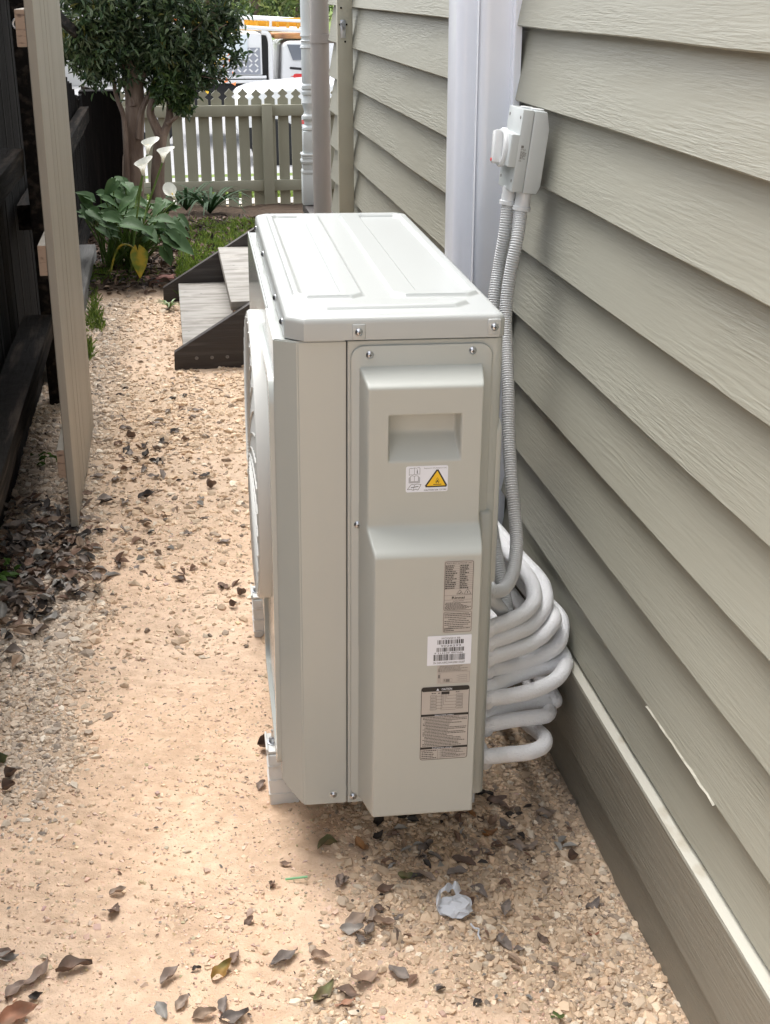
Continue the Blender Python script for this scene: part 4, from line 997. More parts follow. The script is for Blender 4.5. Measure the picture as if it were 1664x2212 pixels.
# ------------------------------------------------------------------ timber steps to the side door
st = thing('timber_steps', (.35, 5.4, -.05), 'short flight of weathered timber steps rising to the house behind the unit', 'steps')
yS0, yS1 = gp(376, 800).y+.0, gp(350, 656).y+.02
def sx(px, py, y): return on(px, py, 1, y)
a = sx(377, 762, yS0); c_ = sx(528, 664, yS0); sl_ = (c_.z-a.z)/(c_.x-a.x)
g_ = gz(0, 5)-.04
a0 = sx(372, 800, yS0)
def stringer(y, xa, za, name='stringer'):
    xe = .47; ze = za+sl_*(xe-xa)
    MB().prism([(xa-.004, g_), (xa, za), (xe, ze), (xe, ze-.30), (xa+.42, g_)], 1, y, y+.038, .003).build(name, M_STRING, st)
stringer(yS0, a.x, a.z); far_a = sx(353, 622, yS1)
stringer(yS1, far_a.x, far_a.z)
zt1 = a.z+.030
t1 = sx(388, 738, yS0+.04)
def tread(px_nl, z, x0_, dep):
    MB().box((x0_, yS0+.040, z-.036), (x0_+dep, yS1-.002, z), .003).build('tread', M_STEPT, st)
z1_ = a.z+.020; xl = on(394, 728, 2, z1_).x
tread(0, z1_, xl, .225)
z2_ = z1_+.165; x2_ = on(478, 562, 2, z2_).x
tread(0, z2_, x2_, .225)
for k in range(3): 
    b = MB()
    b.lathe([(.007, 0), (.006, .003)], 12, Matrix.Translation((a.x+.085+.06*k, yS0, z1_-.045)) @ Matrix.Rotation(PI/2, 4, 'X')); b.build('coach_screw', M_INKG, st)
b = MB()
for (u_, v_) in ((.03, .25), (.03, .6), (.10, .95), (.03, 1.0), (.25+.0, .3), (.27, .75)):
    zz = z1_ if u_ < .2 else z2_; b.lathe([(.006, .0002), (.005, .0008)], 8, Matrix.Translation(((xl if u_ < .2 else x2_-.22)+u_, yS0+v_, zz)))
b.build('nail_head', M_INKG, st)

# ------------------------------------------------------------------ planting
def leafquads(P, D, Nn, L, Wd, fold=.25):
    """folded diamond leaves: positions, directions, normals (n,3)"""
    D = D/np.linalg.norm(D, axis=1, keepdims=True); Sd = np.cross(D, Nn); Sd /= np.linalg.norm(Sd, axis=1, keepdims=True)+1e-9; N2 = np.cross(Sd, D)
    L = L[:, None]; Wd = Wd[:, None]
    v0 = P; v1 = P+D*L*.35+Sd*Wd*.5+N2*Wd*fold; v2 = P+D*L*.72+Sd*Wd*.33+N2*Wd*fold*.6; v3 = P+D*L-N2*L*.12; v4 = P+D*L*.72-Sd*Wd*.33+N2*Wd*fold*.6; v5 = P+D*L*.35-Sd*Wd*.5+N2*Wd*fold
    V = np.stack([v0, v1, v2, v3, v4, v5], 1).reshape(-1, 3); n = len(P); i = np.arange(n)[:, None]*6
    F = np.concatenate([i+np.array([[0, 1, 2, 3]]), i+np.array([[0, 3, 4, 5]])]); return V, F
def crown(name, blobs, n, yc, parent, L=(.045, .065), cols=((.06, .105, .045), (.095, .15, .06), (.03, .058, .026), (.13, .17, .09)), dark=True):
    P = []
    tot = sum(b[2]**2*b[3] for b in blobs)
    for (px, py, r, dn) in blobs:
        k = int(n*r*r*dn/tot); c_ = on(px, py, 1, yc); rw = r/PW*PW*(yc/CAM_F)*1.02
        # clumps inside the blob
        nc = max(4, k//45); cc = rng.normal(0, 1, (nc, 3)); cc /= np.linalg.norm(cc, axis=1, keepdims=True); cc *= (rng.uniform(.15, 1, (nc, 1))**.5)*rw
        w_ = rng.integers(0, nc, k); q_ = cc[w_]+rng.normal(0, .20*min(rw, .42)*.72, (k, 3))*rng.uniform(.4, 1.5, (k, 1)); P.append(q_+np.array(c_)[None])
    P = np.concatenate(P); n = len(P)
    D = rng.normal(0, 1, (n, 3)); D[:, 2] -= .5; Nn = rng.normal(0, .7, (n, 3)); Nn[:, 2] += 1
    V, F = leafquads(P, D, Nn, rng.uniform(*L, n), rng.uniform(.018, .028, n)*L[0]/.045)
    cl = np.array(cols)[rng.integers(0, len(cols), n)]*rng.uniform(.7, 1.3, (n, 1))
    yl = rng.uniform(0, 1, n) < .03; cl[yl] = np.array([.16, .16, .04])
    return from_np(name, V, F, M_LEAF, parent, cols=np.repeat(cl, 6, 0), smooth=False), P
yT = 9.35
base1 = gp(290, 408); base1.y = yT; 
def T(px, py, y=yT): return on(px, py, 1, y)
bp = T(288, 405); tree = thing('garden_tree', (bp.x, yT, gz(bp.x, yT)), 'bushy dark green tree with a thick brown trunk in front of the picket fence', 'tree')
b = MB()
b.tube(crv([T(288, 425), T(288, 380), T(290, 300), T(292, 220), T(286, 150), T(280, 60), T(270, -60)], 6), [.074]*10+[.066]*14+[.050]*13, 14)
b.build('trunk', M_BARK, tree)
for pts, r in (([T(276, 415, yT-.09), T(273, 330, yT-.09), T(268, 255, yT-.06), T(250, 200), T(240, 120)], .022), ([T(300, 300, yT-.06), T(306, 240, yT-.05), T(330, 190), T(370, 110)], .026),
               ([T(290, 230, yT-.05), T(270, 150), T(225, 80)], .03), ([T(290, 200, yT), T(350, 110), T(430, 60)], .024)):
    P = crv(pts, 8); MB().tube(P, list(np.linspace(r, r*.55, len(P))), 9).build('limb', M_BARK, tree)
blobs = [(215, 50, 95, 1.2), (300, 20, 120, 1.1), (385, 60, 95, 1.0), (250, 120, 70, 1.3), (335, 120, 70, 1.3), (395, 150, 55, 1.0), (300, -150, 190, .5), (180, 100, 50, 1), (160, 20, 60, 1),
         (430, 120, 55, .55), (440, 30, 70, .7), (120, -60, 120, .5), (330, 175, 35, 1), (380, 195, 30, .9), (405, 225, 22, .8), (470, 5, 60, .55), (175, 145, 25, .6), (225, 165, 28, .8), (445, 75, 75, .30), (440, 150, 45, .4), (150, 60, 50, 1.0)]
cr, Pc = crown('crown', blobs, 14500, yT-.05, tree, L=(.042, .075)); tag(cr, kind='stuff')
b = MB(); R_ = random.Random(4)
for k in range(70):
    px = R_.uniform(380, 470); py = R_.uniform(-10, 175); a = R_.uniform(-.9, .5); l = R_.uniform(25, 70); yy = yT+R_.uniform(-.2, .2)
    P = crv([T(px, py, yy), T(px+l*.5*math.cos(a), py+l*.5*math.sin(a)+R_.uniform(-5, 5), yy), T(px+l*math.cos(a), py+l*math.sin(a), yy)], 4)
    b.tube(P, list(np.linspace(.0035, .0015, len(P))), 4)
b.build('twig', M_BARK, tree, kind=None)['kind'] = 'stuff'
# leaves at the twig ends on the airy right side
tp = []
for k in range(150):
    px = 420+abs(R_.gauss(0, 55)); py = R_.uniform(0, 185)
    if px > 545 or (px > 470 and 100 < py and R_.random() < .6): continue
    p = T(px, py, yT+R_.uniform(-.2, .2)); tp += [[p.x+R_.gauss(0, .012), p.y, p.z+R_.gauss(0, .012)] for _ in range(R_.choice((1, 2, 3)))]
tp = np.array(tp); n = len(tp); D = rng.normal(0, 1, (n, 3)); D[:, 0] += .6; Nn = rng.normal(0, .6, (n, 3)); Nn[:, 2] += 1
V, F = leafquads(tp, D, Nn, rng.uniform(.04, .06, n), rng.uniform(.018, .026, n))
tag(from_np('sparse_foliage', V, F, M_LEAF, tree, cols=np.repeat(np.array([[.045, .085, .035]])*rng.uniform(.7, 1.6, (n, 1)), 6, 0)), kind='stuff')
# second, forked young tree
bp2 = T(343, 408, 9.25)
tree2 = thing('forked_tree', (bp2.x, 9.25, gz(0, 9.25)), 'slender forked young tree with a dark bare trunk right of the thick trunk', 'tree')
P = crv([T(343, 430, 9.25), T(341, 380, 9.25), T(345, 320, 9.25), T(350, 290, 9.25)], 6); MB().tube(P, list(np.linspace(.052, .040, len(P))), 12).build('trunk', M_BARK, tree2)
for pts, r in (([T(349, 300, 9.25), T(333, 265, 9.25), T(325, 240, 9.25), T(335, 200, 9.25)], .036), ([T(350, 298, 9.25), T(365, 260, 9.25), T(368, 225, 9.25), T(372, 180, 9.25)], .032), ([T(362, 268, 9.22), T(378, 256, 9.2), T(386, 250, 9.2)], .016)):
    P = crv(pts, 6); MB().tube(P, list(np.linspace(r, r*.6, len(P))), 9).build('limb', M_BARK, tree2)
o, _ = crown('crown', [(350, 165, 40, 1), (395, 215, 26, 1), (400, 240, 18, .8), (370, 190, 30, 1)], 1100, 9.2, tree2, cols=((.06, .11, .035), (.05, .09, .03), (.10, .15, .04))); tag(o, kind='stuff')

# arum lilies
def lily_leaf(L, Wd, curl, seed):
    """arrow-shaped blade, base at the origin, tip along +x, face +z"""
    R2 = random.Random(seed); n = 10; rows = []
    ts = [-.30, -.16, 0, .12, .25, .4, .55, .7, .84, .95, 1.0]; ws = [.10, .34, .50, .52, .50, .44, .36, .26, .15, .06, .0]
    ph = R2.uniform(0, 6)
    b = bmesh.new(); prev = None
    for t, w_ in zip(ts, ws):
        row = []
        for s_ in (-1, -.66, -.33, 0, .33, .66, 1):
            gap = 0
            if t < 0: gap = -t*.35*(1-abs(s_))      # notch at the base
            x = (t+gap*2.2)*L; yy = s_*w_*Wd; z = abs(s_)**1.3*w_*Wd*.38 - curl*L*max(0, t)**2 + .018*L*5*w_*math.sin(t*14+ph+s_*2)*abs(s_)*.6
            row.append(b.verts.new((x, yy, z)))
        if prev:
            for k in range(6): b.faces.new((prev[k], row[k], row[k+1], prev[k+1]))
        prev = row
    me = bpy.data.meshes.new('leaf'); b.to_mesh(me); b.free(); me.shade_smooth(); return me
def C8(x, y): return ((220+x/4.16)*.769, (480+y/4.16)*.769)
root = gp(*C8(520, 1180)); root.y += .05
lily = thing('arum_lily', (root.x, root.y, gz(root.x, root.y)), 'clump of arum lilies with arrow shaped leaves and four white flowers', 'plant')
cands = [((110, 380), (25, 290), 6.75), ((210, 500), (120, 420), 6.7), ((420, 140), (290, 310), 6.7), ((310, 330), (450, 385), 6.6), ((440, 100), (550, 190), 6.85), ((560, 160), (660, 260), 6.8), ((600, 350), (430, 470), 6.55),
         ((430, 500), (265, 470), 6.6), ((330, 550), (570, 585), 6.45), ((720, 510), (490, 520), 6.5), ((560, 620), (870, 660), 6.4), ((800, 690), (965, 800), 6.4), ((950, 560), (1180, 590), 6.5),
         ((980, 400), (890, 510), 6.7), ((1090, 380), (985, 350), 6.9), ((1200, 550), (1315, 665), 6.6), ((1050, 460), (1240, 400), 6.9), ((1100, 640), (1370, 805), 6.5), ((1060, 780), (1440, 1015), 6.45),
         ((1000, 920), (1110, 1155), 6.4), ((320, 720), (500, 760), 6.6), ((410, 270), (560, 330), 6.75), ((700, 220), (610, 340), 6.75), ((680, 480), (840, 500), 6.6), ((300, 620), (420, 660), 6.5),
         ((660, 350), (780, 430), 6.8), ((880, 620), (1150, 720), 6.7), ((520, 480), (690, 420), 6.7), ((850, 400), (760, 330), 6.95), ((170, 470), (270, 560), 6.6), ((740, 760), (830, 700), 6.6), ((60, 520), (220, 560), 6.8), ((950, 690), (840, 620), 6.6), ((500, 260), (640, 200), 6.9), ((620, 560), (720, 600), 6.6)]
stems = MB()
more = []
for (a, c_, y) in cands:
    jx, jy = R_.uniform(-70, 70), R_.uniform(-60, 70); more.append(((a[0]+jx, a[1]+jy), (c_[0]+jx+R_.uniform(-50, 50), c_[1]+jy+R_.uniform(-40, 60)), y+R_.uniform(-.02, .12)))
cands += more
for i, (a, c_, y) in enumerate(cands):
    dy = R_.uniform(-.09, .03)
    p0 = T(*C8(*a), y); p1 = T(*C8(*c_), y+dy); d = p1-p0; L = min(.17, max(.085, d.length*(.80 if i < 35 else .62)))
    d.normalize(); up_ = Vector((R_.uniform(-.3, .3), -.55+R_.uniform(-.25, .25), 1)); 
    if i in (2, 0): up_ = Vector((.1, -1, .35))
    s_ = up_.cross(d).normalized(); n_ = d.cross(s_)
    me = lily_leaf(L, L*R_.uniform(.62, .80), R_.uniform(.05, .35), i)
    o = link('leaf', me, M_LILY, lily, local=True)
    M4 = Matrix((d, s_, n_)).transposed().to_4x4(); M4.translation = p0; o.matrix_local = wm(lily).inverted() @ M4
    f = Vector((root.x+R_.uniform(-.10, .12), root.y+R_.uniform(-.1, .12), gz(root.x, root.y)+.02)); mid = (p0+f)/2+Vector(((p0.x-f.x)*.15, 0, .04))
    P = crv([f, mid, p0], 6); MB().tube(P, list(np.linspace(.006, .0035, len(P))), 6).build('leaf_stalk', M_STEM, lily)
me = lily_leaf(.125, .085, .15, 77); o = link('leaf', me, M_LILYY, lily, local=True); o['label'] = 'drooping yellowed leaf'
p0 = T(*C8(700, 950), 6.38); p1 = T(*C8(735, 1240), 6.36); d = (p1-p0).normalized(); s_ = Vector((.3, -1, .1)).cross(d).normalized(); M4 = Matrix((d, s_, d.cross(s_))).transposed().to_4x4(); M4.translation = p0
o.matrix_local = wm(lily).inverted() @ M4
P = crv([T(*C8(380, 1180), 6.42), T(*C8(430, 980), 6.42), T(*C8(500, 870), 6.4), T(*C8(600, 870), 6.39), T(*C8(690, 950), 6.38)], 6); MB().tube(P, .005, 7).build('leaf_stalk', M_LILYY, lily)
def spathe(p, d_, L, parent, side=Vector((1, 0, 0))):
    fl = MB(); bm2 = bmesh.new(); prev = None; n = 20
    for k, (t, r_) in enumerate(((0, .10), (.2, .13), (.4, .17), (.58, .24), (.75, .36), (.9, .50), (1, .60))):
        ring = []
        for j in range(n):
            a = 2*PI*j/n; lob = (1+math.cos(a))/2; lift = t+(lob**2)*.38*t*t-.10*t*t*(1-lob); rr = r_*(1+.28*lob*t*t)
            ring.append(bm2.verts.new((rr*math.cos(a)*L+.05*L*t*t, rr*math.sin(a)*L*.8, lift*L)))
        if prev:
            for j in range(n): bm2.faces.new((prev[j], prev[(j+1) % n], ring[(j+1) % n], ring[j]))
        prev = ring
    z_ = d_.normalized(); x_ = (side-z_*side.dot(z_)).normalized(); M4 = Matrix((x_, z_.cross(x_), z_)).transposed().to_4x4(); M4.translation = p
    fl.merge(bm2, M4); o = fl.build('flower', M_PETAL, parent)
    b = MB().tube([p+z_*L*.15, p+z_*L*.75], [L*.06, L*.045], 8); b.build('spadix', M_SPADIX, o); return o
for (pf, yy, dv, sd_, L, path) in (((319, 332), 6.55, Vector((.15, -.35, 1)), Vector((1, .1, .2)), .062, [(318, 334), (306, 390), (296, 430), (288, 480)]),
                           ((352, 350), 6.6, Vector((.15, -.3, 1)), Vector((1, -.2, .2)), .062, [(351, 352), (335, 400), (318, 450), (305, 500)]),
                           ((310, 378), 6.45, Vector((-.05, -.35, 1)), Vector((.8, -.2, .6)), .066, [(309, 380), (300, 440), (292, 500), (284, 580)]),
                           ((380, 432), 6.7, Vector((-.45, -.5, 1)), Vector((-.5, -.2, 1)), .060, [(381, 434), (360, 452), (335, 480), (320, 530)])):
    spathe(T(*pf, yy), dv, L, lily, sd_)
    P = crv([T(*q_, yy) for q_ in path]+[Vector((root.x+.03, root.y, gz(0, root.y)))], 6); MB().tube(P, list(np.linspace(.0045, .006, len(P))), 8).build('flower_stem', M_STEM, lily)

def strap_clump(name, label, c_, n, L, spread, parent=None, m_=M_STRAP, w_=.026):
    t = thing(name, c_, label, 'plant')
    for i in range(n):
        a = 2*PI*i/n+R_.uniform(-.2, .2); l = L*R_.uniform(.75, 1.15); sp = spread*R_.uniform(.5, 1.1); b = bmesh.new(); prev = None
        for k in range(9):
            s_ = k/8; rad_ = l*s_*(.35+.65*min(1, sp)); z = l*(s_*1.05-1.25*sp*s_**2.2)*.8+.01; ww = w_*(.6+.8*s_*(1-s_)*1.6)*(1-s_**4)
            ca, sa = math.cos(a), math.sin(a); row = [b.verts.new((c_.x+rad_*ca-sa*ww*j/2, c_.y+rad_*sa+ca*ww*j/2, c_.z+z+abs(j)*ww*.18)) for j in (-1, 0, 1)]
            if prev:
                for j in range(2): b.faces.new((prev[j], row[j], row[j+1], prev[j+1]))
            prev = row
        mb = MB(); mb.merge(b); mb.build('leaf', m_, t, angle=80)
    return t
ag = gp(455, 470); strap_clump('agapanthus', 'clump of dark green strap leaves arching in front of the picket fence', Vector((ag.x, ag.y, gz(ag.x, ag.y)+.02)), 34, .52, .75)
ag = gp(405, 470); strap_clump('agapanthus', 'dark strap leaved clump between the lilies and the other strap leaved plant', Vector((ag.x, ag.y+.15, gz(ag.x, ag.y)+.02)), 22, .46, .7)
ag = gp(366, 662); strap_clump('weed_tuft', 'small green weed growing at the foot of the timber steps', Vector((ag.x, ag.y-.08, gz(ag.x, ag.y))), 12, .09, .8, w_=.012, m_=M_STEM)

def blades(name, pts, L, label, cat, cols, w_=.004):
    P = np.array(pts); n = len(P); D = rng.normal(0, .55, (n, 3)); D[:, 2] = 1; Nn = rng.normal(0, 1, (n, 3)); Nn[:, 2] *= .2
    V, F = leafquads(P, D, Nn, rng.uniform(.5, 1.2, n)*L, np.full(n, w_), .1); cl = np.array(cols)[rng.integers(0, len(cols), n)]*rng.uniform(.7, 1.3, (n, 1))
    return tag(from_np(name, V, F, M_GRASS, None, cols=np.repeat(cl, 6, 0)), label, cat, kind='stuff')
pts = []
while len(pts) < 7500:
    px = R_.uniform(385, 560); py = R_.uniform(488, 655); f_ = (py-488)/165
    e = 470-f_*115 if f_ < .9 else 390
    if px < e-25+R_.gauss(0, 22): continue
    p = gp(px, py); 
    if mnoise.noise(Vector((p.x*7, p.y*7, 3))) < R_.uniform(-.38, .12) or p.y < 6.05: continue
    pts.append((p.x, p.y, gz(p.x, p.y)+.032+R_.uniform(-.005, .015)))
blades('lawn_grass', pts, .038, 'patch of short green grass between the mulch and the timber steps', 'grass', ((.17, .25, .035), (.22, .29, .05), (.10, .17, .03)), .006)
pts = []
for k in range(70):
    cx_ = R_.choice([R_.uniform(185, 330), R_.uniform(180, 235)]); p = gp(cx_, R_.uniform(585, 622)); 
    for j in range(14): pts.append((p.x+R_.gauss(0, .02), p.y+R_.gauss(0, .02), gz(p.x, p.y)+.01))
for (a, c_, e_, f_) in ((190, 225, 680, 720), (182, 200, 740, 780), (195, 215, 630, 700)):
    for k in range(150): p = gp(R_.uniform(a, c_), R_.uniform(e_, f_)); pts.append((p.x, p.y, gz(p.x, p.y)))
blades('edge_weeds', pts, .045, 'fine green weeds along the edge of the garden bed and path', 'weeds', ((.14, .22, .03), (.20, .27, .05), (.09, .15, .03)), .006)
pts = []
for k in range(2600):
    x_ = R_.uniform(-1.2, 2.2); y_ = R_.uniform(yk[1]+.05, yk[2]-.05); pts.append((x_, y_, gz(x_, y_)))
blades('nature_strip', pts, .05, 'green grass of the nature strip seen through the picket gaps', 'grass', ((.17, .24, .04), (.22, .30, .06)), .03)
# mulch chips
n = 5200; x_ = rng.uniform(-.5, .9, n); y_ = rng.uniform(6.25, 9.6, n); k_ = rng.uniform(0, 1, n) < bed_mask(x_, y_); x_, y_ = x_[k_], y_[k_]; n = len(x_)
P = np.stack([x_, y_, vgz(x_, y_)+relief(x_, y_)+.028+rng.uniform(-.01, .02, n)], 1); D = rng.normal(0, 1, (n, 3)); D[:, 2] *= .35; Nn = rng.normal(0, .4, (n, 3)); Nn[:, 2] += 1
V, F = leafquads(P, D, Nn, rng.uniform(.03, .07, n), rng.uniform(.012, .03, n))
cl = np.array([[.11, .065, .045], [.17, .11, .075], [.06, .038, .028], [.24, .17, .12], [.035, .025, .02]])[rng.integers(0, 5, n)]*rng.uniform(.7, 1.2, (n, 1))
tag(from_np('bark_mulch', V, F, M_LITTER, None, cols=np.repeat(cl, 6, 0)), 'dark brown bark mulch and leaf litter over the garden bed', 'mulch', kind='stuff')
# edging brick
p = gp(345, 613)
t = thing('edging_brick', (p.x, p.y, gz(p.x, p.y)), 'single red clay brick at the garden edge beside the steps', 'brick')
MB().box((p.x-.07, p.y-.035, gz(p.x, p.y)-.02), (p.x+.16, p.y+.06, gz(p.x, p.y)+.035), .005).build('brick_body', M_BRICK, t)

# ------------------------------------------------------------------ fallen leaves, each one its own object
KCOL = {'grey': (.26, .215, .185), 'brown': (.21, .13, .09), 'dark': (.055, .044, .038), 'tan': (.33, .235, .165), 'green': (.085, .125, .03), 'orange': (.38, .17, .04), 'pale': (.33, .31, .28), 'red': (.36, .14, .075)}
def leaf_mesh(col_, col2, L, Wd, curl, cup, seed, bend=0):
    R2 = random.Random(seed); b = bmesh.new(); prev = None; n = 9
    for i in range(n+1):
        t = i/n; hw_ = Wd/2*(math.sin(PI*min(1, t*1.02)**.85)**.8 if 0 < t < 1 else 0)+.0006; row = []
        ang = bend*(t-.5); x = (t-.5)*L; off = math.sin(ang)*L*.3
        for j in (-1, -.5, 0, .5, 1):
            e = 1+.10*math.sin(t*19+seed+j*3)
            z = cup*abs(j)**1.5*hw_*1.6+curl*L*(t-.5)**2*2.2+.004*math.sin(t*9+j*2+seed)*L/.06
            row.append(b.verts.new((x, j*hw_*e+off*(t-.5)*2, z)))
        if prev:
            for k in range(4): b.faces.new((prev[k], row[k], row[k+1], prev[k+1]))
        prev = row
    me = bpy.data.meshes.new('leaf'); b.to_mesh(me); b.free()
    zs_ = [v.co.z for v in me.vertices]; mz = min(zs_)
    a = me.color_attributes.new('col', 'FLOAT_COLOR', 'POINT')
    for i, v in enumerate(me.vertices):
        v.co.z -= mz; f = .5+.5*mnoise.noise(v.co*60+Vector((seed, 0, 0))); f = max(0, min(1, f))
        mid = abs(i % 5-2) == 0
        c_ = [col_[k]*(1-f)+col2[k]*f for k in range(3)]
        if mid: c_ = [q*1.35 for q in c_]
        a.data[i].color = (*c_, 1)
    me.shade_smooth(); return me
LAB = {}
USED = {}
def fallen(px, py, kind, L=.06, ang=None, label=None, group=None, wid=.42, curl=None, cup=None, kind2=None, lift=.003, tilt=None):
    p = gp(px, py); sd_ = int(px*7+py*13); R2 = random.Random(sd_)
    c_ = KCOL[kind]; c2 = KCOL[kind2] if kind2 else tuple(q*.6 for q in c_)
    me = leaf_mesh(c_, c2, L, L*wid, R2.uniform(-.15, .5) if curl is None else curl, R2.uniform(.0, .7) if cup is None else cup, sd_, R2.uniform(-.5, .5))
    me.materials.append(M_LITTER)
    o = bpy.data.objects.new('fallen_leaf', me); COL.objects.link(o)
    if ang is None: ang = R2.uniform(0, 6.28)
    o.rotation_euler = (R2.gauss(0, .22) if tilt is None else tilt, R2.gauss(0, .18), ang)
    if R2.random() < .35 and label is None: o.rotation_euler[0] += PI; lift += .008
    z_ = float(vgz(np.array([p.x]), np.array([p.y]))[0]+relief(np.array([p.x]), np.array([p.y]))[0])
    o.location = (p.x, p.y, z_+lift); tag(o, label, 'leaf', group); return o
def Q4(x, y): return ((800+x/1.5127)*.769, (2200+y/1.5127)*.769)
def Q3(x, y): return ((0+x/1.664)*.769, (2000+y/1.664)*.769)
ux = lambda x0, y0, x1, y1: math.atan2(-(y1-y0)*1.9, x1-x0)
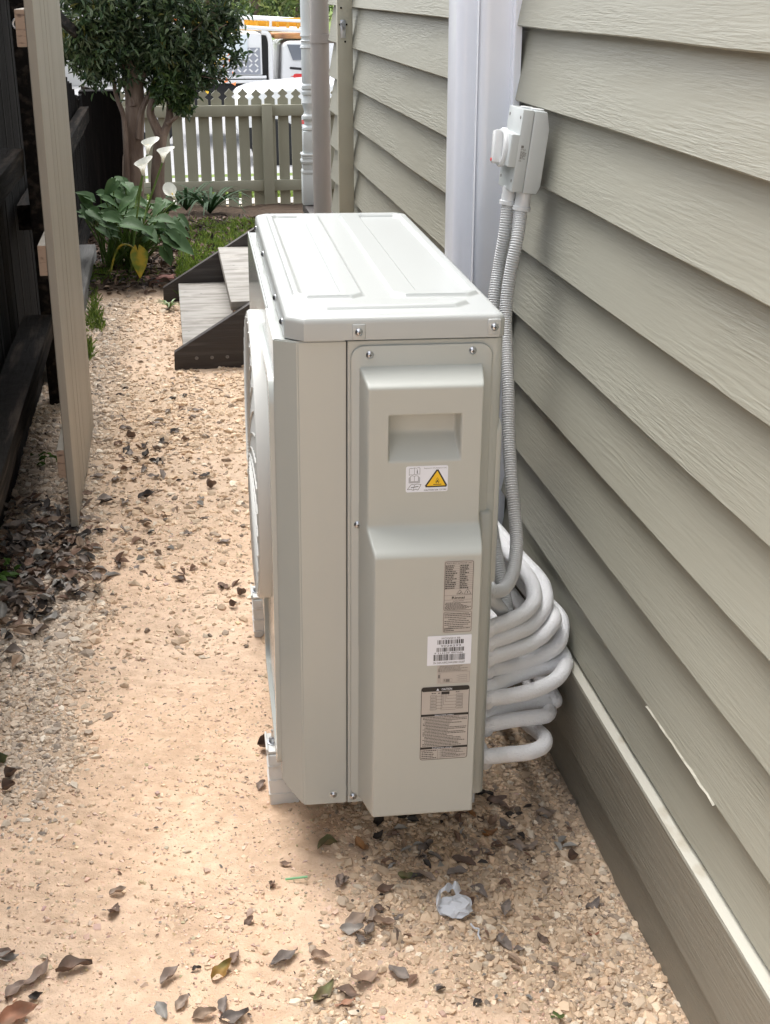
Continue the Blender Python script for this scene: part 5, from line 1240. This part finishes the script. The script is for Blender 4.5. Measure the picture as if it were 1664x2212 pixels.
singles = [
 (Q4, 185, 262, 'green', .085, .35, 'grey', 'grey and green leaf lying left of the orange leaf below the unit', 'brown'),
 (Q4, 330, 275, 'orange', .082, -1.15, None, 'narrow orange brown leaf on the gravel below the unit', 'brown'),
 (Q4, 395, 228, 'dark', .055, .9, None, 'dark leaf in the shade just right of the orange leaf', None),
 (Q4, 240, 412, 'brown', .06, 1.2, None, 'upright brown leaf on a dark clump left of the tissue', 'grey'),
 (Q4, 440, 338, 'brown', .055, .15, None, 'thin brown leaf lying flat between the orange and the green leaf', None),
 (Q4, 605, 275, 'dark', .085, .75, None, 'long narrow dark leaf pointing up toward the unit', 'grey'),
 (Q4, 522, 396, 'green', .062, -.3, None, 'glossy green and brown leaf on the gravel above the tissue', 'brown'),
 (Q4, 598, 396, 'grey', .070, -.4, None, 'grey brown leaf touching the tip of the green leaf', 'tan'),
 (Q4, 757, 335, 'dark', .088, -.35, None, 'broad dark pointed leaf on the gravel above the tissue', 'brown'),
 (Q4, 735, 384, 'grey', .070, .05, None, 'flat grey leaf just under the broad dark pointed leaf', None),
 (Q4, 812, 292, 'brown', .062, 1.1, None, 'upright brown grey leaf above the broad dark leaf', 'grey'),
 (Q4, 862, 302, 'grey', .062, -1.0, None, 'grey leaf beside the upright brown leaf', None),
 (Q4, 905, 266, 'brown', .060, .2, None, 'brown leaf at the left end of the row pointing to the wall', None),
 (Q4, 990, 268, 'grey', .075, -.5, None, 'grey leaf with a folded edge near the wall side', 'tan'),
 (Q4, 1050, 275, 'tan', .070, .5, None, 'thin pale leaf blade lying toward the wall', 'grey'),
 (Q4, 1110, 137, 'grey', .085, .15, None, 'broad grey brown leaf in the gravel close to the wall base', 'tan'),
 (Q4, 830, 165, 'brown', .058, 1.3, None, 'brown leaf standing in the shade below the pipe cover', 'dark'),
 (Q4, 880, 175, 'brown', .080, 1.1, None, 'long red brown leaf in the shaded heap beside the unit', 'tan'),
 (Q4, 868, 215, 'brown', .072, .45, None, 'curved brown leaf at the lower edge of the shaded heap', 'orange'),
 (Q4, 950, 195, 'dark', .075, -1.1, None, 'dark grey leaf at the right of the shaded heap', 'grey'),
 (Q4, 970, 145, 'dark', .065, .1, None, 'dark leaf pointing from the shaded heap to the wall', None),
 (Q4, 940, 110, 'brown', .075, -.9, None, 'brown grey leaf at the top of the shaded heap', 'grey'),
 (Q4, 900, 80, 'dark', .085, .3, None, 'dark leaf deep in the shade beneath the pipes', 'brown'),
 (Q4, 840, 60, 'dark', .080, -.2, None, 'dark leaf deep in the shade behind the unit corner', None),
 (Q4, 520, 148, 'dark', .080, .3, None, 'black leaf in the shade right below the cover bottom edge', None),
 (Q4, 400, 172, 'dark', .070, 1.1, None, 'black leaf in the shade under the bottom left of the cover', None),
 (Q4, 745, 160, 'brown', .050, 1.3, None, 'small brown leaf in the shade left of the heap', None),
 (Q4, 792, 145, 'orange', .050, -1.2, None, 'small orange leaf in the shade left of the heap', 'brown'),
 (Q4, 430, 465, 'brown', .062, .3, None, 'brown triangular leaf left of the tissue', 'dark'),
 (Q4, 760, 465, 'brown', .062, .15, None, 'brown leaf lying against the top of the tissue', 'tan'),
 (Q4, 828, 460, 'grey', .062, -1.0, None, 'grey brown leaf just right above the tissue', None),
 (Q4, 940, 530, 'grey', .082, 1.15, None, 'upright slim grey leaf right of the tissue', None),
 (Q4, 935, 685, 'grey', .075, -1.2, None, 'grey leaf standing on its tip below right of the tissue', None),
 (Q4, 995, 713, 'grey', .042, .3, None, 'small round grey leaf beside the grey leaf below the tissue', None),
 (Q4, 1097, 678, 'dark', .055, -1.1, None, 'curled dark brown leaf on the sand nearer the wall', 'brown'),
 (Q4, 1312, 518, 'dark', .068, .55, None, 'curled dark leaf alone on the gravel close to the wall', 'grey'),
 (Q4, 925, 430, 'brown', .045, .9, None, 'small crumpled brown leaf above the slim grey leaf', None),
 (Q4, 1310, 655, 'brown', .040, .0, None, 'tiny reddish brown leaf scrap near the wall', 'red'),
 (Q4, 488, 812, 'grey', .080, -.75, None, 'smooth grey brown leaf alone on the sand at the bottom centre', None),
 (Q4, 170, 895, 'green', .095, .8, None, 'long green leaf at the bottom beside the brown pile', 'brown'),
 (Q4, 340, 845, 'tan', .095, .35, None, 'pale brown leaf on top of the pile at the bottom', 'brown'),
 (Q4, 275, 885, 'brown', .088, -.1, None, 'broad dark brown leaf in the pile at the bottom', 'dark'),
 (Q4, 258, 932, 'red', .062, .1, None, 'reddish leaf under the brown pile at the bottom', 'tan'),
 (Q4, 1158, 1008, 'green', .060, -.9, None, 'green leaf cut by the bottom edge right of centre', None),
 (Q4, 420, 603, 'brown', .068, -.2, None, 'brown leaf at the right of the grey crumpled clump', 'tan'),
 (Q4, 360, 640, 'grey', .072, 1.1, None, 'grey leaf at the lower right of the crumpled clump', None),
 (Q4, 330, 672, 'grey', .055, -.6, None, 'grey leaf at the foot of the crumpled clump', 'dark'),
 (Q4, 300, 590, 'grey', .085, .6, None, 'crumpled grey leaf heading the clump left of the tissue', 'tan'),
 (Q4, 290, 630, 'pale', .075, -.2, None, 'pale crumpled leaf in the middle of the clump', 'grey'),
 (Q4, 375, 570, 'tan', .070, 1.2, None, 'tan leaf standing up behind the crumpled clump', 'grey'),
 (Q4, 412, 533, 'brown', .050, -.1, None, 'small dark brown leaf at the top of the crumpled clump', 'dark'),
 (Q4, 485, 572, 'dark', .038, .4, None, 'small dark scrap between the clump and the tissue', 'grey'),
 (Q3, 555, 842, 'grey', .055, .1, None, 'small flat grey leaf on the open sand at the left', 'tan'),
 (Q3, 535, 932, 'brown', .075, 1.25, None, 'curved brown leaf on the open sand at the left', 'dark'),
 (Q3, 350, 1205, 'dark', .105, .15, None, 'ragged dark brown leaf alone at the lower left', 'brown'),
 (Q3, 185, 1240, 'grey', .105, .95, None, 'long twisted grey leaf at the lower left', 'brown'),
 (Q3, 75, 1300, 'brown', .080, .8, None, 'brown leaf under the twisted grey leaf', 'grey'),
 (Q3, 178, 1335, 'dark', .045, -.2, None, 'small black leaf scrap beside the gravel at the lower left', None),
 (Q3, 85, 1415, 'red', .110, .3, None, 'rust red maple like leaf in the bottom left corner', 'tan'),
 (Q3, 800, 1250, 'brown', .075, .7, None, 'brown grey leaf at the edge of the bottom gravel patch', 'grey'),
 (Q3, 765, 1410, 'pale', .070, -1.2, None, 'round pale grey leaf on the bottom gravel patch', None),
 (Q3, 1165, 985, 'dark', .045, .9, None, 'small dark leaf above the bottom gravel patch', 'brown'),
 (Q3, 1330, 1155, 'grey', .100, .6, None, 'long grey leaf with torn edges right of the gravel patch', 'dark'),
 (Q3, 1100, 1170, 'brown', .055, 1.2, None, 'small brown leaf beside the curled green leaf', 'grey'),
 (Q3, 1040, 1230, 'green', .085, .75, None, 'curled yellow green leaf on the bottom gravel', 'orange'),
 (Q3, 1500, 1155, 'tan', .065, -.55, None, 'curled tan leaf like a twig at the bottom', 'brown'),
 (Q3, 1050, 1385, 'grey', .060, 1.4, None, 'grey leaf upright in the bottom gravel', None),
 (Q3, 850, 1368, 'tan', .060, 1.0, None, 'tan leaf lying in the bottom gravel patch', 'grey'),
 (Q3, 1100, 1435, 'grey', .085, .1, None, 'grey leaf cut by the bottom edge', 'dark'),
 (Q3, 960, 1432, 'tan', .070, .1, None, 'pale brown leaf at the bottom edge in the gravel', None),
 (Q3, 1225, 345, 'brown', .055, 1.05, None, 'smooth brown leaf leaning on the near mounting block', 'grey'),
 (Q3, 1272, 808, 'dark', .040, 1.4, None, 'small dark leaf left of the green straw', 'brown'),
 (Q3, 1335, 710, 'brown', .038, -.1, None, 'tiny brown leaf above the green straw', None),
 (Q3, 1595, 790, 'brown', .070, 1.3, None, 'brown leaf beside the dark scraps below the unit', 'grey'),
 (Q3, 922, 1214, 'dark', .028, .1, None, 'tiny dark scrap above the bottom gravel patch', None),
 (Q3, 28, 1145, 'brown', .080, -.5, None, 'dark brown leaf at the left edge near the bottom', 'dark'),
 (Q3, 15, 1160, 'grey', .085, .1, None, 'grey leaf at the left edge near the bottom', 'pale'),
]
for (Qf, x, y, kd, L, ang, _, lab, k2) in singles:
    px, py = Qf(x, y); fallen(px, py, kd, L*.53, ang, lab, None, kind2=k2, wid=.36 if 'long' in lab or 'slim' in lab or 'narrow' in lab else .46)
# crumpled dark clumps
for (px, py, kd, nm, ks) in ((568, 1614, 'dark', 'curled up black leaf just behind the near mounting block', 4), (10, 1650, 'dark', 'crumpled dark green leaf at the left edge', 3.2), (30, 1678, 'dark', 'second crumpled dark leaf at the left edge, right of the first', 3.2), (22, 1708, 'dark', 'lowest crumpled dark leaf at the left edge', 3.2),
                            (524, 1285, 'dark', 'crumpled dark leaf left of the far mounting block', 3), (506, 1310, 'dark', 'small crumpled leaf beside the far mounting block', 2.5), (1238, 1855, 'dark', 'little black leaf curl close to the wall', 3), (460, 1055, 'dark', 'dark curled leaf in the middle of the far path', 4), (283, 945, 'dark', 'dark wet leaf on the sand beyond the gate', 4)):
    fallen(px, py, kd, .008*ks, .4, nm, None, kind2='brown' if 'green' not in nm else 'green', wid=.75, curl=.5, cup=1.2)
# the heap by the gate and the scatter on the path: look-alikes in two groups
G1 = 'dead leaves heaped at the foot of the gate and fence'; G2 = 'dead leaves scattered on the far path'
n1 = 0
while n1 < 110:
    px = abs(R_.gauss(40, 75)) if R_.random() < .6 else R_.gauss(165, 55); py = R_.gauss(1215, 80)
    if px < 0 or px > 330 or py < 1060 or py > 1430 or py < 1080+.0*px or (px > 220 and R_.random() < .6) or (py > 1290 and px > 110) or (px < 150 and py < 1105): continue
    kd = R_.choice(['grey', 'grey', 'brown', 'tan', 'grey', 'dark', 'pale', 'brown']); n1 += 1
    fallen(px, py, kd, R_.uniform(.038, .062), None, {'grey': 'grey dry leaf in the heap at the foot of the gate', 'brown': 'brown dry leaf in the heap at the foot of the gate', 'tan': 'tan dry leaf in the heap at the foot of the gate', 'dark': 'blackened leaf in the heap at the foot of the gate', 'pale': 'pale bleached leaf in the heap at the foot of the gate'}[kd], G1+', '+kd, wid=R_.uniform(.34, .5), lift=R_.uniform(.003, .028))
n1 = 0
while n1 < 44:
    px = R_.gauss(360, 90); py = R_.uniform(860, 1270)
    if px < 215 or px > 515 or (py > 1130 and px < 300): continue
    if R_.random() < .45: px, py = R_.gauss(300, 45), R_.gauss(1010, 55)
    if px < 200: continue
    kd = R_.choice(['grey', 'brown', 'tan', 'dark', 'grey']); n1 += 1
    fallen(px, py, kd, R_.uniform(.030, .052), None, {'grey': 'grey dry leaf scattered on the far part of the path', 'brown': 'brown dry leaf scattered on the far part of the path', 'tan': 'tan dry leaf scattered on the far part of the path', 'dark': 'dark leaf scattered on the far part of the path'}[kd], G2+', '+kd, wid=R_.uniform(.34, .5))

# the rest of the heap, too many and too buried to tell apart
hp = []
while len(hp) < 620:
    px = abs(R_.gauss(30, 80)) if R_.random() < .6 else R_.gauss(150, 60); py = R_.gauss(1205, 75)
    if px > 300 or py < 1075 or py > 1440 or (px > 200 and R_.random() < .8) or (py > 1300 and px > 95): continue
    p = gp(px, py); hp.append((p.x, p.y, p.z+.004+R_.uniform(0, .016)))
for k in range(80):
    px = R_.gauss(330, 100); py = R_.uniform(830, 1260)
    if px < 200 or px > 520: continue
    p = gp(px, py); hp.append((p.x, p.y, p.z+.004))
for k in range(100):
    px = R_.uniform(840, 1260); py = R_.uniform(1735, 1870) if R_.random() < .7 else R_.uniform(1870, 2180); p = gp(px, py)
    if p.x < .68: hp.append((p.x, p.y, p.z+.004))
nb = len(hp)
for k in range(420):
    p = gp(R_.uniform(0, 1450), R_.uniform(1300, 2205))
    if p.x < .66: hp.append((p.x, p.y, p.z+.003))
hp = np.array(hp); n = len(hp); D = rng.normal(0, 1, (n, 3)); D[:, 2] *= .22; Nn = rng.normal(0, .3, (n, 3)); Nn[:, 2] += 1
sz_ = np.where(np.arange(n) < nb, 1., .22)*np.where(rng.uniform(0, 1, n) < .3, .5, 1); sz_[nb-100:nb] *= .62; V, F = leafquads(hp, D, Nn, rng.uniform(.025, .055, n)*sz_, rng.uniform(.012, .024, n)*sz_, .3)
cl = np.array([KCOL['grey'], KCOL['brown'], KCOL['tan'], KCOL['pale'], KCOL['dark']])[rng.integers(0, 5, n)]*rng.uniform(.7, 1.2, (n, 1))
tag(from_np('leaf_litter', V, F, M_LITTER, None, cols=np.repeat(cl, 6, 0)), 'broken dead leaf litter under and between the fallen leaves', 'leaf litter', kind='stuff')

# crumpled tissue
p = gp(*Q4(725, 540))
bm = bmesh.new(); bmesh.ops.create_icosphere(bm, subdivisions=3, radius=1)
for v in bm.verts:
    n_ = mnoise.noise(v.co*1.9)*.5+abs(mnoise.noise(v.co*4+Vector((3, 1, 2))))*.45+abs(mnoise.noise(v.co*9))*.2
    v.co = Vector((v.co.x*.026*(1+n_*.7), v.co.y*.022*(1+n_*.7), max(-.4, v.co.z)*.010*(1+n_*1.2)))
b = MB(); b.merge(bm, Matrix.Translation((p.x, p.y, p.z+.008)))
ts = thing('tissue', (p.x, p.y, p.z), 'crumpled white tissue lying on the sand in front of the unit', 'tissue'); b.build('paper_wad', M_TISSUE, ts, angle=25)
b = bmesh.new(); prev = None
for i, q in enumerate(crv([gp(*Q4(*a)) for a in ((655, 545), (655, 500), (690, 478), (720, 470), (745, 500))], 5)):
    z = .010+.010*abs(math.sin(i*.5)); row = [b.verts.new(q+Vector((-.006, -.010, z))), b.verts.new(q+Vector((0, 0, z+.006+.003*math.sin(i*1.3)))), b.verts.new(q+Vector((.006, .012, z-.003)))]
    if prev:
        for k in range(2): b.faces.new((prev[k], row[k], row[k+1], prev[k+1]))
    prev = row
mb = MB(); mb.merge(b); mb.build('paper_strip', M_TISSUE, ts)
P = crv([gp(*Q4(*a))+Vector((0, 0, .004)) for a in ((790, 605), (805, 622), (825, 628), (822, 650), (832, 672))], 5); tag(MB().tube(P, .0016, 6).build('string_scrap', M_TISSUE), 'short white string on the sand below right of the tissue', 'string')
P = [gp(*Q3(1335, 790))+Vector((0, 0, .004)), gp(*Q3(1438, 778))+Vector((0, 0, .004))]; tag(MB().tube(P, .0020, 8).build('plastic_straw', M_STRAW), 'pale green plastic straw piece on the sand left of the leaf litter', 'straw')

# little weeds by the fence
def weed(px, py, n, s_, lab, y_=None):
    p = gp(px, py); t = thing('weed', p, lab, 'weed'); k = []
    P = p+Vector((0, 0, 0)); MB().tube([P, P+Vector((.01, -.01, s_*1.2))], [.002, .001], 5).build('stem', M_STEM, t)
    A_ = []
    for i in range(n): A_.append((p.x+R_.gauss(0, s_*.5), p.y+R_.gauss(0, s_*.5), p.z+R_.uniform(.2, 1.3)*s_))
    A_ = np.array(A_); D = rng.normal(0, 1, (n, 3)); D[:, 2] *= .4; Nn = rng.normal(0, .4, (n, 3)); Nn[:, 2] += 1
    for i in range(n):
        V, F = leafquads(A_[i:i+1], D[i:i+1], Nn[i:i+1], np.array([s_*.8]), np.array([s_*.42])); from_np('leaf', V, F, M_LEAFW, t, cols=np.repeat(np.array([[.085, .17, .03]])*rng.uniform(.7, 1.3), 6, 0))
M_LEAFW = mat('weed_leaf', (.08, .16, .03), .5, attr=True, sub=.2)
weed(12, 1262, 12, .045, 'small bright green weed at the left edge beside the leaf heap')
weed(95, 1005, 9, .04, 'small green weed in the shade between the fence and the gate')

# ------------------------------------------------------------------ the street beyond
yU = 20.0; zs_ = gz(0, yU)
def Uo(px, py, y=yU): return on(px, py, 1, y)
ute = thing('utility_truck', (Uo(560, 170).x, yU+.9, zs_), 'white utility truck with checkerplate canopy and ladder rack parked in the street', 'truck')
L_, R__ = Uo(395, 100).x, Uo(566, 100).x; zt_, zb_ = Uo(560, 72).z, Uo(560, 163).z; zm = Uo(560, 103).z
b = MB().box((L_, yU, zb_), (R__, yU+1.75, zt_), .02); b.build('canopy', M_WHITEP, ute)
x0c = Uo(420, 140).x; x1c = Uo(563, 140).x
b = MB().box((x0c, yU-.014, zb_+.02), (x1c, yU-.002, zm+.0)); b.build('checkerplate_panel', M_CHECK, ute); b = MB()
nxk = int((x1c-x0c)/.085); nzk = int((zm-zb_)/.07)
for i in range(nxk):
    for j in range(nzk):
        cx_ = x0c+.05+i*.085+(j % 2)*.0; cz_ = zb_+.07+j*.07; s_ = 1 if (i+j) % 2 else -1
        b.box((-.030, -.006, -.011), (.030, .0, .011), mat=Matrix.Translation((cx_, yU-.0142, cz_)) @ Matrix.Rotation(.75*s_, 4, 'Y'))
b.build('raised_tread', M_WHITEP, ute)['kind'] = 'stuff'
MB().box((Uo(440, 60).x, yU-.026, Uo(440, 166).z-.0+.0), (Uo(530, 60).x, yU-.016, Uo(440, 168).z)).build('sign_rail', M_WHITEP, ute) if False else None
sgx0, sgx1, sgz0, sgz1 = Uo(440, 60).x, Uo(533, 60).x, Uo(440, 129).z, Uo(440, 76).z
MB().box((sgx0, yU-.040, sgz0), (sgx1, yU-.0205, sgz1), .003).build('sign_panel', mat('sign_panel_pale', (.66, .74, .78), .4), ute)
b = MB()
for i in range(2):
    b.box((L_-.1, yU-.05-.04*i, zb_-.04-.06*i), (R__+.05, yU-.0+.0-.03*i, zb_-.0-.055*i), .005)
b.build('tray_edge', M_WHITEP, ute)
MB().box((L_-.1, yU+.05, zb_-.42), (R__+.1, yU+1.7, zb_-.12)).build('chassis', M_RUB, ute)
# cab
cx0, cx1 = Uo(607, 120).x, Uo(607, 120).x+1.35; zr, zw0, zw1, zd = Uo(610, 91).z, Uo(610, 101).z, Uo(610, 169).z, zs_+.45
zt2 = Uo(640, 89).z
prof = [(cx0+.10, zt2), (cx0+.03, zt2-.05), (cx0, zw1), (cx0+.04, zd), (cx1+1.0, zd), (cx1+1.05, zw1-.05), (cx1+.95, zw1+.10), (cx1+.35, zw1+.18), (cx1-.15, zt2)]
MB().prism(prof, 1, yU+.05, yU+1.7, .05, 3).build('cab', M_WHITEP, ute)
a_, b_, c_, d_ = Uo(620, 96, yU+.04), Uo(700, 98, yU+.04), Uo(700, 128, yU+.04), Uo(633, 130, yU+.04)
b = MB(); b.box((0, 0, 0), (0, 0, 0)) if False else None
bm = bmesh.new(); f_ = [bm.verts.new(p) for p in (a_, b_, c_, d_)]; bm.faces.new(f_); e = bmesh.ops.extrude_face_region(bm, geom=bm.faces[:]); bmesh.ops.translate(bm, verts=[v for v in e['geom'] if isinstance(v, bmesh.types.BMVert)], vec=(0, -.012, 0)); bmesh.ops.recalc_face_normals(bm, faces=bm.faces)
b.merge(bm); b.build('side_window', M_GLASS, ute)
h0, h1 = Uo(628, 147), Uo(662, 149); b = MB().tube([h0, h0+Vector((.03, -.05, 0)), h1+Vector((-.03, -.05, 0)), h1], .018, 8); b.build('door_handle', M_RUB, ute)
# red emblem on the door
q_ = [(627, 165), (634, 163.5), (636, 160), (640, 159), (668, 160), (668, 170), (640, 171), (636, 168.5), (634, 166)]
bm = bmesh.new(); bm.faces.new([bm.verts.new(Uo(x, y-.0, yU+.045)) for x, y in q_]); b = MB(); b.merge(bm); b.build('red_emblem', M_RED, ute, smooth=False)
# black gap post between canopy and cab, white rear hoop
MB().box((R__+.01, yU+.1, zb_-.3), (R__+.10, yU+1.5, zt_)).build('canopy_seal', M_RUB, ute)
hp0 = Uo(575, 75); hp1 = Uo(590, 90)
b = MB().tube(crv([Uo(586, 172), Uo(585, 120), Uo(584, 90), Uo(578, 73), Uo(565, 70)], 6), .035, 10); b.build('headboard_hoop', M_WHITEP, ute)
b = MB()
for (pa_, pb_) in (((385, 50), (670, 68)), ((410, 33), (655, 46)), ):
    b.tube([Uo(*pa_), Uo(*pb_)], .028 if pa_[1] == 50 else .02, 8)
    b.tube([Uo(*pa_)+Vector((0, 1.4, 0)), Uo(*pb_)+Vector((0, 1.4, 0))], .022, 8)
for px in (420, 467, 525, 585, 655):
    f_ = (px-385)/285; b.tube([Uo(px, 33+13*f_), Uo(px, 50+18*f_)], .02, 8); b.tube([Uo(px, 50+18*f_), Uo(px, 50+18*f_)+Vector((0, 1.4, 0))], .02, 8)
b.build('ladder_rack', M_WHITEP, ute)
for k, dx in enumerate((-1.6, .3+cx1-Uo(560, 1).x)):
    cx_ = Uo(560, 100).x+dx; w_ = MB().lathe([(.33, 0), (.35, .03), (.35, .2), (.33, .22)], 28, Matrix.Translation((cx_, yU+.25, zs_+.35)) @ Matrix.Rotation(PI/2, 4, 'X')); wo = w_.build('wheel', M_RUB, ute)
    MB().lathe([(.2, .2), (.19, .235), (.06, .24)], 24, Matrix.Translation((cx_, yU+.25, zs_+.35)) @ Matrix.Rotation(PI/2, 4, 'X')).build('wheel_rim', M_ZINC, wo)
# yellow ladders on the rack
yl = thing('yellow_ladder', (Uo(540, 50).x, yU+.3, Uo(540, 50).z), 'long yellow ladder tied on the rack of the white truck', 'ladder')
for (r0, r1, off) in ((33.5, 39.5, .25), (56, 62, .25)):
    a_ = Uo(396, r0-2, yU+off); c_ = Uo(690, r0+11, yU+off)
    MB().prism([(a_.x, a_.z), (c_.x, c_.z), (c_.x, c_.z-.035), (a_.x, a_.z-.035)], 1, yU+off, yU+off+.07).build('ladder_rail', M_YLAD, yl)
b = MB()
for px in range(402, 688, 22):
    t_ = (px-396)/294; b.tube([Uo(px, 35+12*t_, yU+.28), Uo(px, 57+10*t_, yU+.28)], .022, 6)
b.build('rung', M_YLAD, yl)['kind'] = 'stuff'
a_ = Uo(405, 37, yU+.5); c_ = Uo(690, 64, yU+.5); MB().box((a_.x, yU+.5, Uo(500, 58, yU+.5).z), (c_.x, yU+.54, Uo(500, 39, yU+.5).z), .01).build('cargo_board', M_YLAD, yl)
b = MB().box((Uo(592, 75, yU+.2).x, yU+.2, Uo(600, 84, yU+.2).z), (Uo(690, 75, yU+.2).x, yU+1.0, Uo(600, 73, yU+.2).z), .02)
tag(b.build('timber_load', mat('rusty_timber', (.30, .15, .08), .7, var=((4, 4, 4), (.5, .25, .1), .4, .6, 4))), 'rusty brown timber load lying over the roof of the truck cab', 'timber')

# white car parked nearer, its bonnet rising behind the pickets
yC = 17.0; zc = gz(0, yC)
car = thing('parked_car', (Uo(600, 250, yC).x, yC+.8, zc), 'white car parked at the kerb, its rounded bonnet behind the picket tips', 'car')
cl_ = [(424+10, 262), (428, 246), (434, 232), (450, 218), (480, 205), (520, 193), (580, 183), (660, 172), (760, 160)]
cl_ = [(442, 262), (440, 240), (443, 214), (452, 206), (480, 199), (520, 190), (580, 180), (660, 171), (760, 160)]
pr_ = [(Uo(x, y, yC).x, Uo(x, y, yC).z) for x, y in cl_]
pr_ = [(Uo(x+120-.16*(x-440), y, yC).x, z_) for (x, y), (_, z_) in zip(cl_, pr_)]
pr_ = [(Uo(x, y, yC+1.2).x, Uo(x, y, yC+1.2).z) for x, y in ((508, 275), (500, 250), (501, 215), (506, 200), (515, 192), (534, 184), (578, 177), (652, 170.5), (780, 158))]
zlow = zc+.28; pr_ += [(Uo(780, 160, yC).x, zlow), (pr_[0][0]+.1, zlow)]
MB().prism(pr_, 1, yC, yC+1.6, .05, 3).build('car_body', M_WHITEP, car)
for k, dx in enumerate((.35, 1.35)):
    cx_ = pr_[1][0]+dx+.15; wo = MB().lathe([(.30, 0), (.32, .03), (.32, .18), (.30, .2)], 28, Matrix.Translation((cx_, yC+.18, zc+.32)) @ Matrix.Rotation(PI/2, 4, 'X')).build('wheel', M_RUB, car)
MB().box((pr_[1][0]+.12, yC-.004, zlow), (pr_[1][0]+2.1, yC-.002, zlow+.26)).build('dark_sill', M_RUB, car)
b = MB()
for k in range(3): z_ = Uo(640, 262+3*k, yC-.01).z; b.box((Uo(630, 260, yC).x, yC-.006, z_), (Uo(700, 260, yC).x, yC-.003, z_+.012))
b.build('red_stripe', M_RED, car)

# orange and yellow flowering shrub glimpsed through the leaves, trees over the road
def far_tree(px, py, y, r, n, label, cols, L=(.16, .26), tr=True):
    c_ = on(px, py, 1, y); t = thing('street_tree', (c_.x, y, gz(c_.x, y)), label, 'tree')
    if tr: MB().tube([Vector((c_.x, y, gz(0, y))), Vector((c_.x+.1, y, c_.z))], [.16, .09], 8).build('trunk', M_BARK, t)
    q = rng.normal(0, 1, (n, 3)); q /= np.linalg.norm(q, axis=1, keepdims=True); q *= rng.uniform(.2, 1, (n, 1))**.5*r; q += rng.normal(0, .2, (n, 3))
    P = q+np.array(c_)[None]; D = rng.normal(0, 1, (n, 3)); Nn = rng.normal(0, .7, (n, 3)); Nn[:, 2] += 1
    V, F = leafquads(P, D, Nn, rng.uniform(*L, n), rng.uniform(.05, .09, n)); cl = np.array(cols)[rng.integers(0, len(cols), n)]*rng.uniform(.7, 1.3, (n, 1))
    tag(from_np('crown', V, F, M_LEAF, t, cols=np.repeat(cl, 6, 0)), kind='stuff')
gcol = ((.10, .16, .035), (.16, .22, .05), (.07, .12, .03), (.22, .26, .07))
far_tree(540, -60, 30, 1.5, 2200, 'light green street tree across the road, left of the truck roof', gcol)
far_tree(640, -40, 31, 1.3, 1500, 'light green street tree across the road behind the truck cab', gcol)
far_tree(400, -150, 34, 2.2, 2200, 'taller pale green tree across the road further left', gcol)
far_tree(205, 60, 27, .9, 500, 'small red and orange leaved street shrub behind the garden tree', ((.5, .12, .05), (.55, .35, .05), (.12, .16, .04)), tr=False) if False else None
far_tree(430, 95, 19, .25, 90, 'orange and yellow flowering shrub glimpsed through the garden tree', ((.75, .2, .04), (.8, .5, .04)), L=(.05, .09), tr=False)
# pale rendered houses across the road
for i, (xa, xb, hh_, lab) in enumerate(((-7, 1.2, 1.9, 'long low pale rendered wall across the road'), )):
    wl = thing('garden_wall', ((xa+xb)/2, 33, gz(0, 33)), lab, 'wall')
    MB().box((xa, 33, gz(0, 33)-.1), (xb, 33.25, gz(0, 33)+hh_), .01).build('wall_body', mat('pale_render', (.66, .65, .63), .8, var=((1, 1, 1), (.56, .55, .53), .4, .7, 3)), wl)
    MB().box((xa-.05, 32.96, gz(0, 33)+hh_+.002), (xb+.05, 33.3, gz(0, 33)+hh_+.08), .01).build('wall_coping', M_PAVE, wl)
